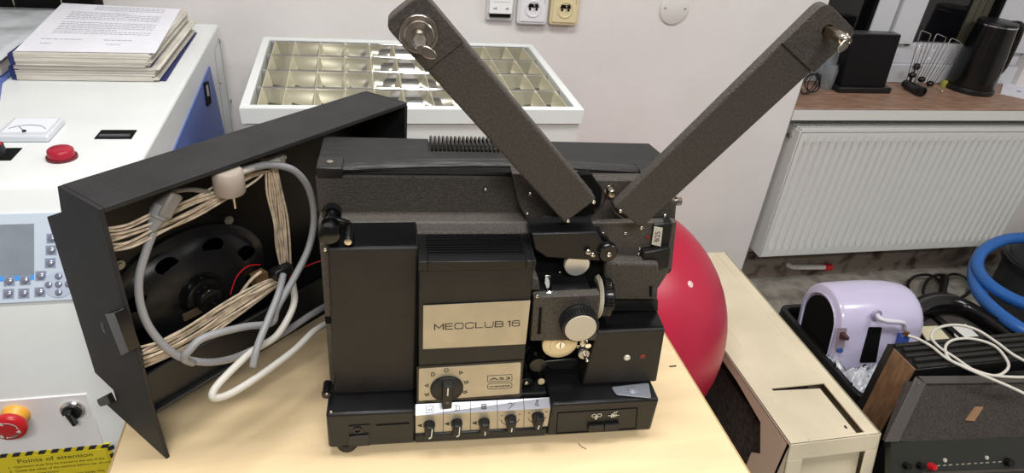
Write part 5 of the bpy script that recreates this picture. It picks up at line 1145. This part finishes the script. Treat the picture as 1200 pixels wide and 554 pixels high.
# black tablet like box with stand
p0, p1 = sy(980, 108), sy(1040, 108); Yt = (p0.y+p1.y)/2
tb_ = thing('black_flat_box', 'black glossy flat box standing on the sill left of the whisks', 'box', (p0.x, Yt, SZ))
a_ = on_y(986, 93, Yt); b_ = on_y(1040, 95, Yt); t1_ = on_y(1060, 40, Yt+.0); t0_ = on_y(1000, 42, Yt)
b = NB(); zt_ = (t0_.z+t1_.z)/2; hexa(b, [(p0.x+.01, Yt, SZ+.02), (b_.x, Yt, SZ+.02), (b_.x, Yt+.05, SZ+.02), (p0.x+.01, Yt+.05, SZ+.02), (t0_.x, Yt+.01, zt_), (t1_.x, Yt+.01, zt_), (t1_.x, Yt+.05, zt_), (t0_.x, Yt+.05, zt_)]); obj('body', b, mat('matt_black_front', (12, 12, 14), .5, spec=.2), tb_, bevel=.004)
b = NB(); box(b, p0.x, b_.x+.02, Yt-.015, Yt+.07, SZ, SZ+.022); obj('base', b, blk_m, tb_, bevel=.004)
b = NB(); box(b, t0_.x+.004, t1_.x-.004, Yt+.0102, Yt+.0498, zt_-.001, zt_+.0015); obj('top_edge', b, mat('edge_grey', (66, 66, 70), .35), tb_)
# glass jar
c = sy(965, 102); jr = thing('glass_jar', 'clear glass jar on the sill beside the black flat box', 'jar', c)
b = NB(); lathe(b, c, (0, 0, 1), [(0, .030), (.07, .032), (.085, .026), (.09, .026), (.09, .023), (.084, .023), (.068, .029), (.004, .027), (.004, 0)], 28); obj('glass', b, glass_m, jr, sharp=50)
b = NB(); c_ = sy(946, 112)
P = []
for k in range(44):
    a_ = k*.62; P.append(c_+Vector((.028*math.cos(a_)+.01*math.sin(k*.3), .012*math.sin(k*.4), .045+.035*math.sin(a_)+.006*math.cos(k*.9))))
tube(b, P, .0022, 6, k=5); tag(obj('coiled_cable', b, blackcable_m, smooth=True), 'black coiled cable on the sill at the wall corner', 'cable')
# wire whisks on black knobs
wm_ = mat('steel_wire', (182, 180, 178), .25, metal=.9)
wh = [((1068, 100), (1082, 37)), ((1074, 103), (1100, 41)), ((1085, 107), (1117, 46))]
knb = [(1074, 78), (1069, 88), (1080, 93), (1090, 98)]
for i, ((bx_, by_), (tx_, ty_)) in enumerate(wh):
    Yw = 2.09; base_ = on_y(*knb[i+1], Yw)
    lab = ('wire loop utensil, leftmost of the three on the sill', 'wire loop utensil, middle of the three on the sill', 'wire loop utensil, rightmost of the three, beside the kettle')[i]
    w_ = thing('wire_utensil', lab, 'utensil', (base_.x, Yw, SZ), None, 'wire utensils on the sill')
    T0, T1 = on_y(tx_-3, ty_, Yw), on_y(tx_+9, ty_+3, Yw); B0 = on_y(*[(1063, 95), (1072, 97), (1083, 101)][i], Yw); B1 = B0+Vector((T1.x-T0.x, 0, 0))*.7
    B0.z = SZ+.002; B1.z = B0.z
    b = NB(); tube(b, [B0, T0, T0+Vector((.004, 0, .004)), T1, T1+Vector((.001, 0, -.004)), B1], .0016, 6, smooth=False); obj('outer_wire', b, wm_, w_, smooth=True)
    b = NB(); m0, m1 = B0.lerp(B1, .35), B0.lerp(B1, .65); t0__, t1__ = T0.lerp(T1, .35)+Vector((0, 0, -.03)), T0.lerp(T1, .65)+Vector((0, 0, -.03)); tube(b, [m0, t0__, t1__, m1], .0013, 6, smooth=False); obj('inner_wire', b, wm_, w_, smooth=True)
    b = NB(); p_ = on_y(*knb[i+1], Yw); p_.z = max(p_.z, SZ+.012); ball(b, p_, .0125, 16, sc=(1.2, 1, .9)); obj('knob', b, gloss_m, w_, smooth=True)
b = NB(); p_ = on_y(1074, 78, 2.10); ball(b, p_, .013, 16, sc=(1.2, 1, 1)); cyl(b, (p_.x-.004, p_.y, SZ), p_, .004, n=10); tag(obj('round_knob', b, gloss_m, smooth=True), 'black round knob behind the wire utensils, highest of the knobs', 'knob')
# lens like cylinder
p0, p1 = sy(1058, 103), sy(1078, 113); ln_ = thing('black_cylinder', 'short black cylinder lying on the sill before the flat box', 'cylinder', p0)
d_ = (p1-p0).normalized(); up1 = Vector((0, 0, .018))
b = NB(); lathe(b, p0+up1, d_, [(0, .015), (.02, .016), ((p1-p0).length*.6, .0165), ((p1-p0).length*.62, .018), ((p1-p0).length+.004, .018), ((p1-p0).length+.004, .014), ((p1-p0).length, .0135), ((p1-p0).length, 0)], 24); obj('barrel', b, gloss_m, ln_, sharp=40)
c = sy(1105, 101); b = NB(); lathe(b, c, (0, 0, 1), [(0, .012), (.02, .013), (.024, .01), (.026, 0)], 16); tag(obj('yellow_cap', b, mat('dull_yellow', (150, 146, 60), .5)), 'small yellow green cap between utensils and kettle', 'cap')
c = sy(1103, 109); b = NB(); tube(b, [c+Vector((0, 0, .003)), c+Vector((.012, .012, .003)), sy(1094, 103)+Vector((0, 0, .003))], .0012, 6); ball(b, c+Vector((0, 0, .005)), .005, 10); tag(obj('pin', b, wm_, smooth=True), 'tiny metal pin on the sill left of the kettle', 'pin')
# kettle
kc_ = (sy(1110, 100)+sy(1165, 119))/2; kt = thing('electric_kettle', 'black electric kettle standing on the window sill', 'kettle', (kc_.x, kc_.y+.05, SZ))
K = Vector((kc_.x+.03, kc_.y+.045, SZ)); Kr = .083
top_ = on_y(1172, 24, K.y); hk = top_.z-SZ
b = NB(); lathe(b, K, (0, 0, 1), [(0, Kr+.004), (.012, Kr+.006), (.020, Kr+.003)], 48); obj('power_base', b, blk_m, kt, sharp=40)
b = NB(); lathe(b, K, (0, 0, 1), [(.021, Kr), (.03, Kr+.001), (hk*.55, Kr-.005), (hk*.93, Kr-.014), (hk*.94, Kr-.014)], 48); obj('jug', b, gloss_m, kt, sharp=40)
b = NB(); lathe(b, K, (0, 0, 1), [(hk*.94, Kr-.013), (hk*.955, Kr-.013), (hk*.955, Kr-.014)], 48); obj('steel_ring', b, chrome_m, kt)
b = NB(); lathe(b, K, (0, 0, 1), [(hk*.955, Kr-.014), (hk*.99, Kr-.016), (hk, Kr-.024), (hk, 0)], 48); obj('lid', b, blk_m, kt, sharp=40)
b = NB(); hd = Vector((1, -.15, 0)).normalized(); P = [K+hd*(Kr-.026)+Vector((0, 0, hk*.95)), K+hd*(Kr+.004)+Vector((0, 0, hk*.95)), K+hd*(Kr+.016)+Vector((0, 0, hk*.84)), K+hd*(Kr+.018)+Vector((0, 0, hk*.45)), K+hd*(Kr+.010)+Vector((0, 0, hk*.30)), K+hd*(Kr-.010)+Vector((0, 0, hk*.28))]
tube(b, P, .016, 10); obj('handle', b, gloss_m, kt, smooth=True)
# tray and wooden spoon like bar at the right end
P = [sy(x, y) for x, y in ((1176, 96), (1240, 96), (1240, 125), (1172, 110))]; b = NB(); prism(b, P, (0, 0, .004)); tag(obj('white_papers', b, paper_m), 'white paper sheets on the sill right of the kettle', 'papers')
b = NB(); p_ = on_z(1194, 107, SZ+.0045); lathe(b, p_, (0, 0, 1), [(0, .008), (.0004, .008), (.0004, 0)], 16); bm_ = tag(obj('blue_sticker', b, mat('valve_blue', (52, 84, 160), .4)), 'round blue spot lying on the white papers', 'sticker')
b = NB(); a_ = sy(1172, 88); box(b, a_.x+.02, a_.x+.5, GY-.07, GY-.035, SZ, SZ+.03); tag(obj('wooden_bar', b, mat('bar_brown', (146, 98, 66), .5), bevel=.004), 'brown wooden bar against the window frame right of the kettle', 'bar')

# ================================================================= LIGHT
w = bpy.data.worlds.new('room_ambient'); scn.world = w; w.use_nodes = True
w.node_tree.nodes['Background'].inputs['Color'].default_value = (1, .99, .98, 1); w.node_tree.nodes['Background'].inputs['Strength'].default_value = .1
def lamp(n, loc, tgt, sx, sy_, e, col=(1, .99, .975)):
    l = bpy.data.lights.new(n, 'AREA'); l.shape = 'RECTANGLE'; l.size = sx; l.size_y = sy_; l.energy = e; l.color = col
    o = bpy.data.objects.new(n, l); COL.objects.link(o); o.location = loc
    o.rotation_euler = (Vector(tgt)-Vector(loc)).to_track_quat('-Z', 'Y').to_euler()
lamp('ceiling_lamp', (.1, .75, 2.62), (.1, .75, 0), 1.2, .3, 30)
lamp('ceiling_lamp', (.1, -1.0, 2.62), (.1, -1.0, 0), 1.2, .3, 48)
lamp('ceiling_lamp', (2.3, .4, 2.62), (2.3, .4, 0), 1.2, .3, 28)
vs = scn.view_settings; vs.view_transform = 'Standard'; vs.look = 'None'; vs.gamma = 1; vs.use_curve_mapping = False; vs.exposure = 0
